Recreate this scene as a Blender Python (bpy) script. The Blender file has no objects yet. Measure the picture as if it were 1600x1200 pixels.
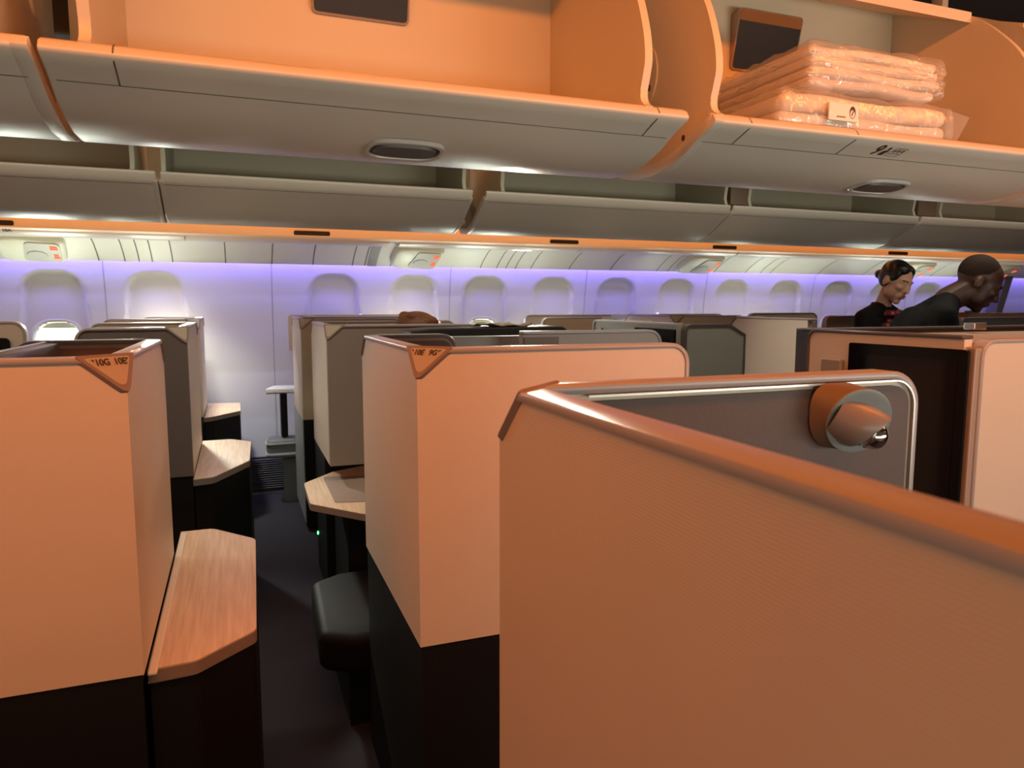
import bpy, bmesh, math, random
from mathutils import Vector, Matrix, Quaternion
random.seed(4)
S_ = bpy.context.scene
COL = S_.collection
PI = math.pi

# ------------------------------------------------------------------ camera
cam_d = bpy.data.cameras.new('camera')
cam = bpy.data.objects.new('camera', cam_d)
COL.objects.link(cam)
S_.camera = cam
FPX, YAW, PITCH, ROLL = 1124.2, .3643, .1122, .001
cam_d.sensor_width = 36.0
cam_d.lens = 36.0*FPX/1600.0
cam_d.clip_start = .02
CAMZ = 1.25
fw = Vector((math.sin(YAW)*math.cos(PITCH), math.cos(YAW)*math.cos(PITCH), -math.sin(PITCH)))
q = fw.to_track_quat('-Z', 'Y')
cam.rotation_mode = 'QUATERNION'
cam.rotation_quaternion = q @ Quaternion((0, 0, 1), ROLL)
cam.location = (0, 0, CAMZ)
cam_d.dof.use_dof = True
cam_d.dof.focus_distance = 1.5
cam_d.dof.aperture_fstop = 9.0

# ------------------------------------------------------------------ world, exposure
w = bpy.data.worlds.new('world')
S_.world = w
w.use_nodes = True
w.node_tree.nodes['Background'].inputs[0].default_value = (.9, 1.0, .95, 1)
w.node_tree.nodes['Background'].inputs[1].default_value = .02
S_.view_settings.view_transform = 'Standard'
S_.view_settings.look = 'None'
S_.view_settings.gamma = 1.0
S_.view_settings.use_curve_mapping = False
S_.view_settings.exposure = 0.0

# ------------------------------------------------------------------ lights
def area(name, loc, target, sx, sy, power, color, spread=180):
    d = bpy.data.lights.new(name, 'AREA')
    d.shape = 'RECTANGLE'; d.size = sx; d.size_y = sy
    d.energy = power; d.color = color
    d.spread = math.radians(spread)
    o = bpy.data.objects.new(name, d); COL.objects.link(o)
    o.location = loc
    v = Vector(target)-Vector(loc)
    z = -v.normalized(); x = Vector((1, 0, 0)); y = z.cross(x).normalized()
    o.rotation_euler = Matrix((x, y, z)).transposed().to_euler()
    return o
AMBER = (1.0, .26, .045)
# amber mood strip along the ceiling of the right-hand aisle
area('ceiling_strip_amber', (.2, .46, 2.14), (.2, 1.15, 1.15), 6.0, .10, 56, AMBER)
# daylight falling in from the cabin windows behind the camera
area('window_daylight_right', (2.3, -.92, 1.0), (1.8, 1.6, 1.05), 1.6, .35, 18, (1.0, .92, .82))
area('window_daylight_upward', (.9, -.93, .95), (.9, 1.3, 2.0), 3.4, .3, 9, (.96, 1.0, .80), 130)
# amber strip in the cove behind the far bins
area('cove_strip_amber', (2.2, 3.95, 1.585), (2.2, 4.3, 1.70), 10.0, .03, 5, (1.0, .30, .05), 50)
area('cove_strip_upper', (2.2, 3.95, 2.12), (2.2, 3.1, 1.65), 10.0, .04, 10, (1.0, .30, .05), 120)
# violet strip hidden above the window wall
area('wall_wash_violet', (3.0, 4.845, 1.555), (3.0, 4.93, 1.25), 10.0, .02, 30, (.24, .17, 1.0), 150)
# soft light over the far aisle
area('aisle_light_far', (1.2, 2.30, 2.2), (1.2, 2.36, 1.0), 8.0, .10, 29, (1.0, .90, .70), 125)
# daylight through the open windows, coming up off the clouds
for wx in (-2.62, -2.08, -1.0, -.46, 1.155, 1.67, 3.82, 4.37, 5.48, 6.02):
    area('window_daylight', (wx, 4.76, .98), (wx, 4.0, 1.46), .26, .28, 3.6 if wx < 0 else 2.0, (.93, 1.0, .83), 165)
# reading light under the service panels, plus added fills over the window seats
area('reading_fill_light', (-.40, 4.42, 1.57), (.32, 3.78, 1.06), .12, .12, 10, (.95, 1.0, .86), 64)  # stands in for open-window daylight on the end walls
area('reading_fill_light', (-.22, 4.48, 1.575), (-.02, 4.52, .62), .08, .08, 3.6, (.97, 1.0, .90), 84)
area('reading_fill_light', (1.75, 4.42, 1.57), (2.70, 3.2, .95), .12, .12, 15, (1.0, .88, .68), 80)  # added fill, brightens the tan end wall one row ahead
# unseen neutral fill strip added to brighten the window wall
area('wall_fill_strip', (2.5, 4.40, 1.575), (2.5, 4.62, .9), 10.0, .04, 5, (.90, .94, 1.0), 150)
WIN_GLOW = 13.0

# ------------------------------------------------------------------ materials
MATS = {}
def mat(name, col, rough=.5, metal=0.0, spec=.5, bump=None, emit=None, strength=0, coat=0, var=0.0):
    if name in MATS: return MATS[name]
    m = bpy.data.materials.new(name); m.use_nodes = True
    nt = m.node_tree; b = nt.nodes['Principled BSDF']
    b.inputs['Base Color'].default_value = (*col, 1)
    b.inputs['Roughness'].default_value = rough
    b.inputs['Metallic'].default_value = metal
    b.inputs['Specular IOR Level'].default_value = spec
    b.inputs['Coat Weight'].default_value = coat
    b.inputs['Coat Roughness'].default_value = .12
    if emit:
        b.inputs['Emission Color'].default_value = (*emit, 1)
        b.inputs['Emission Strength'].default_value = strength
    tc = nt.nodes.new('ShaderNodeTexCoord')
    if var > 0:
        n = nt.nodes.new('ShaderNodeTexNoise'); n.inputs['Scale'].default_value = 9; n.inputs['Detail'].default_value = 5
        nt.links.new(tc.outputs['Object'], n.inputs['Vector'])
        mx = nt.nodes.new('ShaderNodeMix'); mx.data_type = 'RGBA'
        mx.inputs['A'].default_value = (*[c*(1-var) for c in col], 1)
        mx.inputs['B'].default_value = (*[min(1, c*(1+var)) for c in col], 1)
        nt.links.new(n.outputs['Fac'], mx.inputs['Factor'])
        nt.links.new(mx.outputs['Result'], b.inputs['Base Color'])
    if bump:
        kind, scale, stren = bump
        bp = nt.nodes.new('ShaderNodeBump'); bp.inputs['Strength'].default_value = stren; bp.inputs['Distance'].default_value = .002
        if kind == 'noise':
            n = nt.nodes.new('ShaderNodeTexNoise'); n.inputs['Scale'].default_value = scale; n.inputs['Detail'].default_value = 3
            nt.links.new(tc.outputs['Object'], n.inputs['Vector']); nt.links.new(n.outputs['Fac'], bp.inputs['Height'])
        elif kind == 'weave':
            outs = []
            for ax in ('X', 'Z'):
                wv = nt.nodes.new('ShaderNodeTexWave'); wv.bands_direction = ax; wv.inputs['Scale'].default_value = scale
                wv.inputs['Distortion'].default_value = .5; wv.inputs['Detail Scale'].default_value = 3
                nt.links.new(tc.outputs['Object'], wv.inputs['Vector']); outs.append(wv)
            ad = nt.nodes.new('ShaderNodeMath'); ad.operation = 'ADD'
            nt.links.new(outs[0].outputs['Fac'], ad.inputs[0]); nt.links.new(outs[1].outputs['Fac'], ad.inputs[1])
            nt.links.new(ad.outputs[0], bp.inputs['Height'])
        nt.links.new(bp.outputs['Normal'], b.inputs['Normal'])
    MATS[name] = m
    return m

LAM = mat('shell_laminate', (.66, .54, .43), .45, bump=('weave', 120, .10), var=.03)
CAPM = mat('cap_taupe', (.40, .345, .335), .36, spec=.6)
CAPD = mat('cap_dark', (.10, .085, .085), .35)
LINE = mat('lining_brown', (.30, .20, .17), .5, bump=('noise', 160, .15))
LINEG = mat('lining_grey', (.13, .085, .075), .5, spec=.2, bump=('noise', 160, .15), var=.06)
GREYP = mat('panel_grey', (.31, .30, .26), .45)
BASE = mat('base_black', (.006, .005, .005), .55, spec=.25)
BASEG = mat('base_lit_grey', (.30, .31, .31), .45)
PLATE = mat('plate_bronze', (.46, .37, .29), .4)
PLATEB = mat('plate_border', (.26, .19, .165), .4)
INK = mat('ink_dark', (.05, .03, .025), .6)
METAL = mat('trim_metal', (.62, .60, .57), .25, metal=1.0)
CHROME = mat('chrome', (.85, .85, .85), .05, metal=1.0)
MIRR = mat('mirror_glass', (.80, .78, .75), .02, metal=1.0)
BIN = mat('bin_plastic', (.66, .62, .54), .36, bump=('noise', 700, .06), spec=.65)
BINI = mat('bin_inside', (.66, .57, .42), .5)
SEAM = mat('seam_dark', (.09, .08, .07), .7)
LATCH = mat('latch_dark', (.05, .045, .05), .35)
RIM = mat('latch_rim', (.55, .52, .48), .3)
WALLM = mat('wall_plastic', (.70, .70, .70), .5)
PSU = mat('service_plastic', (.72, .72, .61), .4)
DISC = mat('speaker_grey', (.42, .41, .36), .55)
CARP = mat('carpet', (.022, .018, .030), .95, bump=('noise', 400, .5))
CEIL = mat('ceiling_dark', (.02, .018, .017), .8)  # unlit void above the bins put into a dark base colour
SCREEN = mat('screen_black', (.004, .004, .005), .15, spec=.35)
FASC = mat('fascia_plastic', (.70, .58, .40), .45)
GRILL = mat('grille_dark', (.045, .04, .055), .6)
LEATH = mat('leather_dark', (.010, .007, .007), .6, spec=.12, bump=('noise', 300, .2))
PADM = mat('pad_brown', (.30, .21, .17), .5)
SHADE = mat('shade_plastic', (.62, .62, .52), .5)
FRAME = mat('window_frame', (.74, .75, .68), .45)
PANE = mat('window_daylight', (.9, .9, .9), .3, emit=(.90, 1.0, .84), strength=WIN_GLOW)
SIGN = mat('sign_red', (.02, .005, .005), .6, emit=(1.0, .13, .04), strength=1.25)
GLED = mat('green_led', (.05, .5, .1), .4, emit=(.05, 1.0, .15), strength=14)
BLED = mat('violet_led', (.3, .3, .9), .4, emit=(.35, .28, 1.0), strength=3)
WHITE = mat('white_plastic', (.75, .75, .76), .35)
TEDGE = mat('table_edge', (.25, .19, .16), .4)
GREYA = mat('armrest_grey', (.16, .165, .17), .5)
PALE = mat('label_white', (.80, .76, .72), .6)

def wood():
    m = bpy.data.materials.new('table_wood'); m.use_nodes = True
    nt = m.node_tree; b = nt.nodes['Principled BSDF']
    b.inputs['Roughness'].default_value = .38
    tc = nt.nodes.new('ShaderNodeTexCoord'); mp = nt.nodes.new('ShaderNodeMapping')
    mp.inputs['Scale'].default_value = (60, 3, 3)
    n = nt.nodes.new('ShaderNodeTexNoise'); n.inputs['Scale'].default_value = 2.0; n.inputs['Detail'].default_value = 8
    cr = nt.nodes.new('ShaderNodeValToRGB')
    cr.color_ramp.elements[0].position = .3; cr.color_ramp.elements[0].color = (.60, .42, .28, 1)
    cr.color_ramp.elements[1].position = .75; cr.color_ramp.elements[1].color = (.80, .59, .42, 1)
    nt.links.new(tc.outputs['Object'], mp.inputs['Vector']); nt.links.new(mp.outputs['Vector'], n.inputs['Vector'])
    nt.links.new(n.outputs['Fac'], cr.inputs['Fac']); nt.links.new(cr.outputs['Color'], b.inputs['Base Color'])
    return m
WOOD = wood()

def wrapmat():
    m = bpy.data.materials.new('plastic_film'); m.use_nodes = True
    nt = m.node_tree; nt.nodes.remove(nt.nodes['Principled BSDF'])
    out = nt.nodes['Material Output']
    tr = nt.nodes.new('ShaderNodeBsdfTransparent'); gl = nt.nodes.new('ShaderNodeBsdfGlossy')
    gl.inputs['Roughness'].default_value = .12
    df = nt.nodes.new('ShaderNodeBsdfDiffuse'); df.inputs['Color'].default_value = (.8, .78, .75, 1)
    tc = nt.nodes.new('ShaderNodeTexCoord'); n = nt.nodes.new('ShaderNodeTexNoise')
    mp = nt.nodes.new('ShaderNodeMapping'); mp.inputs['Scale'].default_value = (1, 1, .5); mp.inputs['Rotation'].default_value = (0, .6, 0)
    n.inputs['Scale'].default_value = 26; n.inputs['Detail'].default_value = 4; n.inputs['Distortion'].default_value = 1.2
    nt.links.new(tc.outputs['Object'], mp.inputs['Vector']); nt.links.new(mp.outputs['Vector'], n.inputs['Vector'])
    bp = nt.nodes.new('ShaderNodeBump'); bp.inputs['Strength'].default_value = 1.0; bp.inputs['Distance'].default_value = .012
    nt.links.new(n.outputs['Fac'], bp.inputs['Height']); nt.links.new(bp.outputs['Normal'], gl.inputs['Normal'])
    m1 = nt.nodes.new('ShaderNodeMixShader'); m1.inputs[0].default_value = .35
    nt.links.new(df.outputs[0], m1.inputs[1]); nt.links.new(gl.outputs[0], m1.inputs[2])
    m2 = nt.nodes.new('ShaderNodeMixShader'); m2.inputs[0].default_value = .30
    nt.links.new(tr.outputs[0], m2.inputs[1]); nt.links.new(m1.outputs[0], m2.inputs[2])
    nt.links.new(m2.outputs[0], out.inputs['Surface'])
    return m
FILM = wrapmat()
CLOTH = mat('bedding_cloth', (.80, .70, .60), .7, bump=('noise', 30, .5))
SKINW = mat('skin_light', (.62, .37, .26), .5)
SKINM = mat('skin_dark', (.075, .032, .02), .5)
HAIRB = mat('hair_black', (.006, .005, .006), .35)
HAIRN = mat('hair_brown', (.20, .075, .03), .5, bump=('noise', 150, .8))
JACK = mat('jacket_black', (.008, .007, .008), .8, spec=.15)
LIPS = mat('lips', (.42, .12, .10), .45)
EYEM = mat('eye_dark', (.02, .012, .01), .4)
def scarfmat():
    m = bpy.data.materials.new('scarf_floral'); m.use_nodes = True
    nt = m.node_tree; b = nt.nodes['Principled BSDF']; b.inputs['Roughness'].default_value = .6
    tc = nt.nodes.new('ShaderNodeTexCoord'); v = nt.nodes.new('ShaderNodeTexVoronoi'); v.inputs['Scale'].default_value = 42
    cr = nt.nodes.new('ShaderNodeValToRGB'); e = cr.color_ramp.elements
    e[0].position = .0; e[0].color = (.75, .35, .22, 1)
    e[1].position = .55; e[1].color = (.015, .01, .01, 1)
    a = e.new(.25); a.color = (.55, .03, .06, 1)
    a = e.new(.42); a.color = (.35, .02, .05, 1)
    nt.links.new(tc.outputs['Object'], v.inputs['Vector']); nt.links.new(v.outputs['Distance'], cr.inputs['Fac'])
    nt.links.new(cr.outputs['Color'], b.inputs['Base Color'])
    return m
SCARF = scarfmat()

# ------------------------------------------------------------------ mesh helpers
def finish(name, bm, m, parent=None, smooth=35, recalc=True):
    if recalc: bmesh.ops.recalc_face_normals(bm, faces=bm.faces)
    me = bpy.data.meshes.new(name)
    bm.to_mesh(me); bm.free()
    me.materials.append(m)
    if smooth:
        for p in me.polygons: p.use_smooth = True
        me.set_sharp_from_angle(angle=math.radians(smooth))
    o = bpy.data.objects.new(name, me); COL.objects.link(o)
    if parent:
        o.parent = parent
        o.matrix_parent_inverse = world_of(parent).inverted()
    return o
def world_of(o):
    mtx = o.matrix_basis.copy()
    if o.parent: mtx = world_of(o.parent) @ o.matrix_parent_inverse @ mtx
    return mtx
def thing(name, label, cat, loc, group=None):
    o = bpy.data.objects.new(name, None); COL.objects.link(o)
    o.empty_display_size = .05
    o.location = loc; o['label'] = label; o['category'] = cat
    if group: o['group'] = group
    return o
def tag(o, label, cat, group=None):
    o['label'] = label; o['category'] = cat
    if group: o['group'] = group
    return o
def struct(o):
    o['kind'] = 'structure'; return o
def prism(bm, pts, axis, a0, a1):
    """closed outline in the two other axes, extruded along axis (0=x,1=y,2=z)"""
    def mk(p, a):
        if axis == 0: return (a, p[0], p[1])
        if axis == 1: return (p[0], a, p[1])
        return (p[0], p[1], a)
    v0 = [bm.verts.new(mk(p, a0)) for p in pts]
    v1 = [bm.verts.new(mk(p, a1)) for p in pts]
    n = len(pts)
    f = [bm.faces.new(v0), bm.faces.new(v1[::-1])]
    for i in range(n):
        f.append(bm.faces.new((v0[i], v1[i], v1[(i+1) % n], v0[(i+1) % n])))
    return f
def box(bm, x0, x1, y0, y1, z0, z1, bev=0, seg=2):
    t = bmesh.new()
    prism(t, [(x0, y0), (x1, y0), (x1, y1), (x0, y1)], 2, z0, z1)
    if bev: bmesh.ops.bevel(t, geom=t.edges[:], offset=bev, segments=seg, profile=.5, affect='EDGES')
    merge(bm, t)
def merge(bm, t):
    me = bpy.data.meshes.new('tmp'); t.to_mesh(me); t.free(); bm.from_mesh(me); bpy.data.meshes.remove(me)
def bevel_all(bm, off, seg=2, angle=30):
    bmesh.ops.recalc_face_normals(bm, faces=bm.faces)
    es = [e for e in bm.edges if len(e.link_faces) == 2 and e.calc_face_angle() > math.radians(angle)]
    bmesh.ops.bevel(bm, geom=es, offset=off, segments=seg, profile=.5, affect='EDGES', clamp_overlap=True)
def tube(bm, pts, r, seg=10, caps=True):
    rings = []
    pts = [Vector(p) for p in pts]
    for i, p in enumerate(pts):
        d = (pts[min(i+1, len(pts)-1)]-pts[max(i-1, 0)]).normalized()
        a = d.orthogonal().normalized() if i == 0 else (pa - d*pa.dot(d)).normalized()
        pa = a; b = d.cross(a)
        rr = r[i] if isinstance(r, (list, tuple)) else r
        rings.append([bm.verts.new(p+(a*math.cos(2*PI*k/seg)+b*math.sin(2*PI*k/seg))*rr) for k in range(seg)])
    for i in range(len(rings)-1):
        for k in range(seg):
            bm.faces.new((rings[i][k], rings[i][(k+1) % seg], rings[i+1][(k+1) % seg], rings[i+1][k]))
    if caps:
        bm.faces.new(rings[0][::-1]); bm.faces.new(rings[-1])
def ellipsoid(bm, c, rx, ry, rz, rot=None, sub=3):
    t = bmesh.new(); bmesh.ops.create_icosphere(t, subdivisions=sub, radius=1)
    M = Matrix.Translation(c) @ (rot.to_matrix().to_4x4() if rot else Matrix()) @ Matrix.Diagonal((rx, ry, rz, 1))
    bmesh.ops.transform(t, matrix=M, verts=t.verts); merge(bm, t)
def capsule(bm, p0, r0, p1, r1):
    t = bmesh.new()
    for p, r in ((p0, r0), (p1, r1)):
        s = bmesh.new(); bmesh.ops.create_icosphere(s, subdivisions=2, radius=r)
        bmesh.ops.translate(s, vec=p, verts=s.verts); merge(t, s)
    res = bmesh.ops.convex_hull(t, input=t.verts[:])
    bad = [g for g in res['geom_interior'] if isinstance(g, bmesh.types.BMVert)]
    bmesh.ops.delete(t, geom=list(set(bad)), context='VERTS')
    merge(bm, t)
def arc(cx, cy, r, a0, a1, n=7):
    return [(cx+r*math.cos(a0+(a1-a0)*i/n), cy+r*math.sin(a0+(a1-a0)*i/n)) for i in range(n+1)]
def fillet(pts, r, n=5):
    """round every corner of a closed outline; r a number or list"""
    out = []; N = len(pts)
    for i in range(N):
        p = Vector(pts[i]); a = Vector(pts[i-1])-p; b = Vector(pts[(i+1) % N])-p
        rr = r[i] if isinstance(r, (list, tuple)) else r
        if rr <= 0: out.append(tuple(p)); continue
        ang = a.angle(b); d = min(rr/math.tan(ang/2), a.length*.49, b.length*.49)
        s = p+a.normalized()*d; e = p+b.normalized()*d
        for k in range(n+1):
            t = k/n; out.append(tuple(s*(1-t)**2+p*2*t*(1-t)+e*t*t))
    return out
def text_obj(name, txt, size, M, m, parent, shear=0.0, bold=0.0, align='CENTER'):
    c = bpy.data.curves.new('t', 'FONT'); c.body = txt; c.size = size; c.shear = shear; c.offset = bold
    c.align_x = align; c.align_y = 'CENTER'; c.extrude = .0004
    o = bpy.data.objects.new('t', c); COL.objects.link(o)
    dg = bpy.context.evaluated_depsgraph_get()
    me = bpy.data.meshes.new_from_object(o.evaluated_get(dg))
    bpy.data.objects.remove(o); bpy.data.curves.remove(c)
    me.transform(M); me.materials.clear(); me.materials.append(m); me.name = name
    r = bpy.data.objects.new(name, me); COL.objects.link(r)
    if parent:
        r.parent = parent; r.matrix_parent_inverse = world_of(parent).inverted()
    return r
def frame(o, x, y):
    """matrix with local x, y axes and origin"""
    x = Vector(x).normalized(); y = Vector(y); y = (y-x*y.dot(x)).normalized(); z = x.cross(y)
    M = Matrix((x, y, z)).transposed().to_4x4(); M.translation = Vector(o); return M

# ------------------------------------------------------------------ setting
XA, XB = -3.2, 8.6
bm = bmesh.new(); box(bm, XA, XB, -1.0, 5.05, -.05, 0)
struct(finish('floor', bm, CARP, smooth=0))
bm = bmesh.new(); box(bm, XA, XB, -1.0, 5.05, 2.25, 2.30)
struct(finish('ceiling', bm, CEIL, smooth=0))
bm = bmesh.new(); box(bm, XA, XB, -1.05, -1.0, -.05, 2.3)
struct(finish('wall_right', bm, mat('wall_right_plastic', (.45, .42, .40), .6), smooth=0))
bm = bmesh.new(); box(bm, XA-.05, XA, -1.05, 5.05, -.05, 2.3)
struct(finish('wall_rear', bm, WALLM, smooth=0))
bm = bmesh.new(); box(bm, XB, XB+.05, -1.05, 5.05, -.05, 2.3)
struct(finish('wall_front', bm, WALLM, smooth=0))

# window wall: curved panel with shallow dished surrounds
WX = [-2.62, -2.08, -1.54, -1.0, -.46, .61, 1.155, 1.67, 2.205, 2.74, 3.28, 3.82, 4.37, 4.94, 5.48, 6.02]
CLOSED = {.61, 2.74, 4.94}
HALFLIT = {2.205, 3.28, -1.54}
def wall_y(z):
    P = [(0, 4.90), (.26, 4.925), (.5, 4.95), (.8, 4.965), (1.1, 4.955), (1.3, 4.935), (1.45, 4.905), (1.66, 4.85)]
    for (a, ya), (b, yb) in zip(P, P[1:]):
        if z <= b:
            t = (z-a)/(b-a); return ya+(yb-ya)*t
    return P[-1][1]
def dish(x, z):
    d = 0
    for cx in WX:
        if abs(x-cx) > .25: continue
        hw = .150+.045*min(1, max(0, (1.43-z)/.5)); top = 1.432; r = .11
        ax = abs(x-cx)
        # signed distance to a rounded-top slot
        qx = ax-(hw-r); qz = (z-(top-r))
        if qz > 0 or qx > 0:
            sd = math.hypot(max(qx, 0), max(qz, 0))-r if qz > 0 else qx-r
        else: sd = -r
        t = min(1, max(0, -sd/.014))
        t = t*t*(3-2*t)
        dep = .034*min(1, max(.0, (z-.62)/.25))
        d = max(d, t*dep)
    return d
def in_pane(x, z, k=1.0):
    for cx in WX:
        ax, az = abs(x-cx)/(.125*k), abs(z-.965)/(.175*k)
        if ax**3+az**3 < 1: return True
    return False
bm = bmesh.new()
zs = [i*.26/2 for i in range(2)]+[.26+i*(1.66-.26)/112 for i in range(113)]
nx = int((XB-XA)/.0145)
xs = [XA+i*(XB-XA)/nx for i in range(nx+1)]
gv = [[bm.verts.new((x, wall_y(z)+dish(x, z), z)) for z in zs] for x in xs]
for i in range(nx):
    for j in range(len(zs)-1):
        xc, zc = (xs[i]+xs[i+1])/2, (zs[j]+zs[j+1])/2
        if .7 < zc < 1.2 and in_pane(xc, zc, .97): continue
        bm.faces.new((gv[i][j], gv[i+1][j], gv[i+1][j+1], gv[i][j+1]))
wall = struct(finish('wall_left', bm, WALLM, smooth=60, recalc=False))
for i, cx in enumerate(x for x in (-.73, .22, 1.41, 2.47, 3.55, 4.65, 5.75)):
    b2 = bmesh.new()
    for z0, z1 in zip(zs[2::6], zs[8::6]):
        y0, y1 = wall_y(z0)-.001, wall_y(z1)-.001
        v = [b2.verts.new(p) for p in ((cx-.003, y0, z0), (cx+.003, y0, z0), (cx+.003, y1, z1), (cx-.003, y1, z1))]
        b2.faces.new(v)
    finish('panel_joint', b2, mat('joint_grey', (.42, .42, .45), .6), wall, 0)  # plain grey joint lines between wall panels
bm = bmesh.new(); box(bm, XA, XB, 5.06, 5.10, -.05, 2.3)
struct(finish('trim_9', bm, CEIL, smooth=0))

def ring(bm, cx, cz, y0, y1, rx0, rz0, rx1, rz1, n=40, e=3.0):
    def pt(rx, rz, k):
        a = 2*PI*k/n; c, s = math.cos(a), math.sin(a)
        return cx+math.copysign(abs(c)**(2/e), c)*rx, cz+math.copysign(abs(s)**(2/e), s)*rz
    L = []
    for rx, rz, y in ((rx1, rz1, y0+.012), (rx0*.5+rx1*.5, rz0*.5+rz1*.5, y0), (rx0, rz0, y0+.008), (rx0*.96, rz0*.96, y1)):
        L.append([bm.verts.new((pt(rx, rz, k)[0], y, pt(rx, rz, k)[1])) for k in range(n)])
    for a, b in zip(L, L[1:]):
        for k in range(n):
            bm.faces.new((a[k], a[(k+1) % n], b[(k+1) % n], b[k]))
def superdisc(bm, cx, cz, y, rx, rz, n=40, e=3.0, zmin=None, zmax=None):
    pts = []
    for k in range(n):
        a = 2*PI*k/n; c, s = math.cos(a), math.sin(a)
        z = cz+math.copysign(abs(s)**(2/e), s)*rz
        if zmin is not None: z = max(z, zmin)
        if zmax is not None: z = min(z, zmax)
        pts.append((cx+math.copysign(abs(c)**(2/e), c)*rx, z))
    prism(bm, pts, 1, y, y+.004)
for i, cx in enumerate(WX):
    yb = wall_y(.97)+.034
    b = bmesh.new(); ring(b, cx, .965, yb-.012, yb+.05, .118, .168, .150, .200)
    wf = struct(finish('window_%d' % (i+1), b, FRAME, smooth=60))
    b = bmesh.new(); superdisc(b, cx, .965, yb+.05, .122, .172)
    finish('pane', b, PANE if cx not in CLOSED else SHADE, wf, 0)
    if cx not in CLOSED:
        b = bmesh.new(); superdisc(b, cx, .965, yb+.03, .118, .168, zmin=1.095 if cx not in HALFLIT else 1.02)
        finish('shade', b, SHADE, wf, 0)

# dark air return grille along the foot of the window wall
for gx in (-.9, .17, 1.3):
    b = bmesh.new(); prism(b, fillet([(gx-.30, .02), (gx+.13, .02), (gx+.13, .25), (gx-.30, .25)], .02), 1, 4.885, 4.90)
    g = finish('floor_grille', b, GRILL)
    tag(g, {-.9: 'dark wall vent hidden behind the left row of suites', .17: 'dark louvred wall vent at the end of the passage', 1.3: 'dark wall vent hidden behind the right row of suites'}[gx], 'vent')
    b = bmesh.new()
    for k in range(14):
        z = .04+k*.0145
        prism(b, [(4.885, z), (4.879, z+.003), (4.885, z+.008)], 0, gx-.28, gx+.11)
    finish('louvres', b, mat('louvre', (.075, .07, .09), .5), g, 0)

# ------------------------------------------------------------------ strip of service panels under the far bins
def extr(name, pts, x0, x1, m, parent=None, smooth=40):
    b = bmesh.new(); prism(b, pts, 0, x0, x1); return finish(name, b, m, parent, smooth)
# orange lit fascia
struct(extr('trim_1', [(4.30, 1.622), (4.34, 1.610), (4.34, 2.24), (4.30, 2.24)], XA, XB, FASC))
# rounded rail
def rail_profile():
    return [(4.315, 1.622)]+[(4.41+.095*math.cos(a), 1.640+.052*math.sin(a)) for a in [math.radians(x) for x in range(205, 341, 9)]]+[(4.52, 1.622), (4.52, 1.69), (4.335, 1.69)]
RAILX = [XA, -.245, .875, .93, 2.14, 3.40, 4.7, 6.0, XB]
rail = None
for x0, x1 in zip(RAILX, RAILX[1:]):
    if abs(x0-.875) < .01:
        continue
    o = extr('trim_2' if rail is None else 'rail_section', rail_profile(), x0+.004, x1-.004, mat('rail_plastic', (.60, .55, .47), .3), rail)
    if rail is None: rail = struct(o)
# sloping service panels
pan = struct(extr('trim_3', [(4.52, 1.622), (4.56, 1.616), (4.66, 1.585), (4.76, 1.535), (4.825, 1.492), (4.84, 1.497), (4.80, 1.545), (4.56, 1.69)], XA, XB, PSU))
PP = [(4.535, 1.6205), (4.56, 1.616), (4.66, 1.585), (4.76, 1.535), (4.823, 1.4925)]
def on_panel(x, t):
    L = [math.hypot(b[0]-a[0], b[1]-a[1]) for a, b in zip(PP, PP[1:])]; s = t*sum(L)
    for (a, b), l in zip(zip(PP, PP[1:]), L):
        if s <= l+1e-9:
            f = s/l; y, z = a[0]+(b[0]-a[0])*f, a[1]+(b[1]-a[1])*f
            n = Vector((0, -(b[1]-a[1]), (b[0]-a[0])))
            n = Vector((0, (b[1]-a[1]), -(b[0]-a[0]))).normalized()
            return Vector((x, y, z)), n
        s -= l
def panel_seam(x, w=.003):
    b = bmesh.new()
    pr = None
    for i in range(13):
        p, n = on_panel(x, i/12)
        a, c = b.verts.new(p+n*.0012+Vector((-w, 0, 0))), b.verts.new(p+n*.0012+Vector((w, 0, 0)))
        if pr: b.faces.new((pr[0], pr[1], c, a))
        pr = (a, c)
    finish('panel_seam', b, SEAM, pan, 0)
for x in (-1.30, -.965, -.735, -.60, -.525, -.455, -.345, -.05, .22, .47, .72, .80, .97, 1.26, 1.60, 1.72, 1.79, 1.86, 1.98, 2.28, 2.62, 3.02, 3.12, 3.22, 3.55, 3.85, 4.0, 4.1, 4.6, 5.1, 5.9, 6.2):
    panel_seam(x)
b = bmesh.new()
for t0, t1 in zip([i/8 for i in range(8)], [i/8 for i in range(1, 9)]):
    (p, n), (r, n2) = on_panel(.845, t0), on_panel(.845, t1)
    v = [b.verts.new(c) for c in (p+n*.003+Vector((-.03, 0, 0)), p+n*.003+Vector((.03, 0, 0)), r+n2*.003+Vector((.03, 0, 0)), r+n2*.003+Vector((-.03, 0, 0)))]
    b.faces.new(v)
finish('filler_strip', b, mat('filler_grey', (.30, .30, .27), .5), pan, 40)
# little black slots in fascia and rail
for x in (-1.12, .42, 2.0, 3.25, 4.9):
    b = bmesh.new(); prism(b, fillet([(x-.10, 1.630), (x+.10, 1.630), (x+.10, 1.655), (x-.10, 1.655)], .010), 1, 4.292, 4.30)
    finish('slot', b, BASE, bpy.data.objects['trim_1'], 0)
for x in (-.78, .31, 1.72, 2.35, 3.72):
    b = bmesh.new(); box(b, x-.075, x+.075, 4.524, 4.545, 1.612, 1.623)
    finish('slot', b, BASE, pan, 0)
M = frame((-1.06, 4.3305, 1.6085), (1, 0, 0), (0, -.78, .62))
text_obj('row_text', '10A', .026, M, INK, rail, 0.0, .001)

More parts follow.
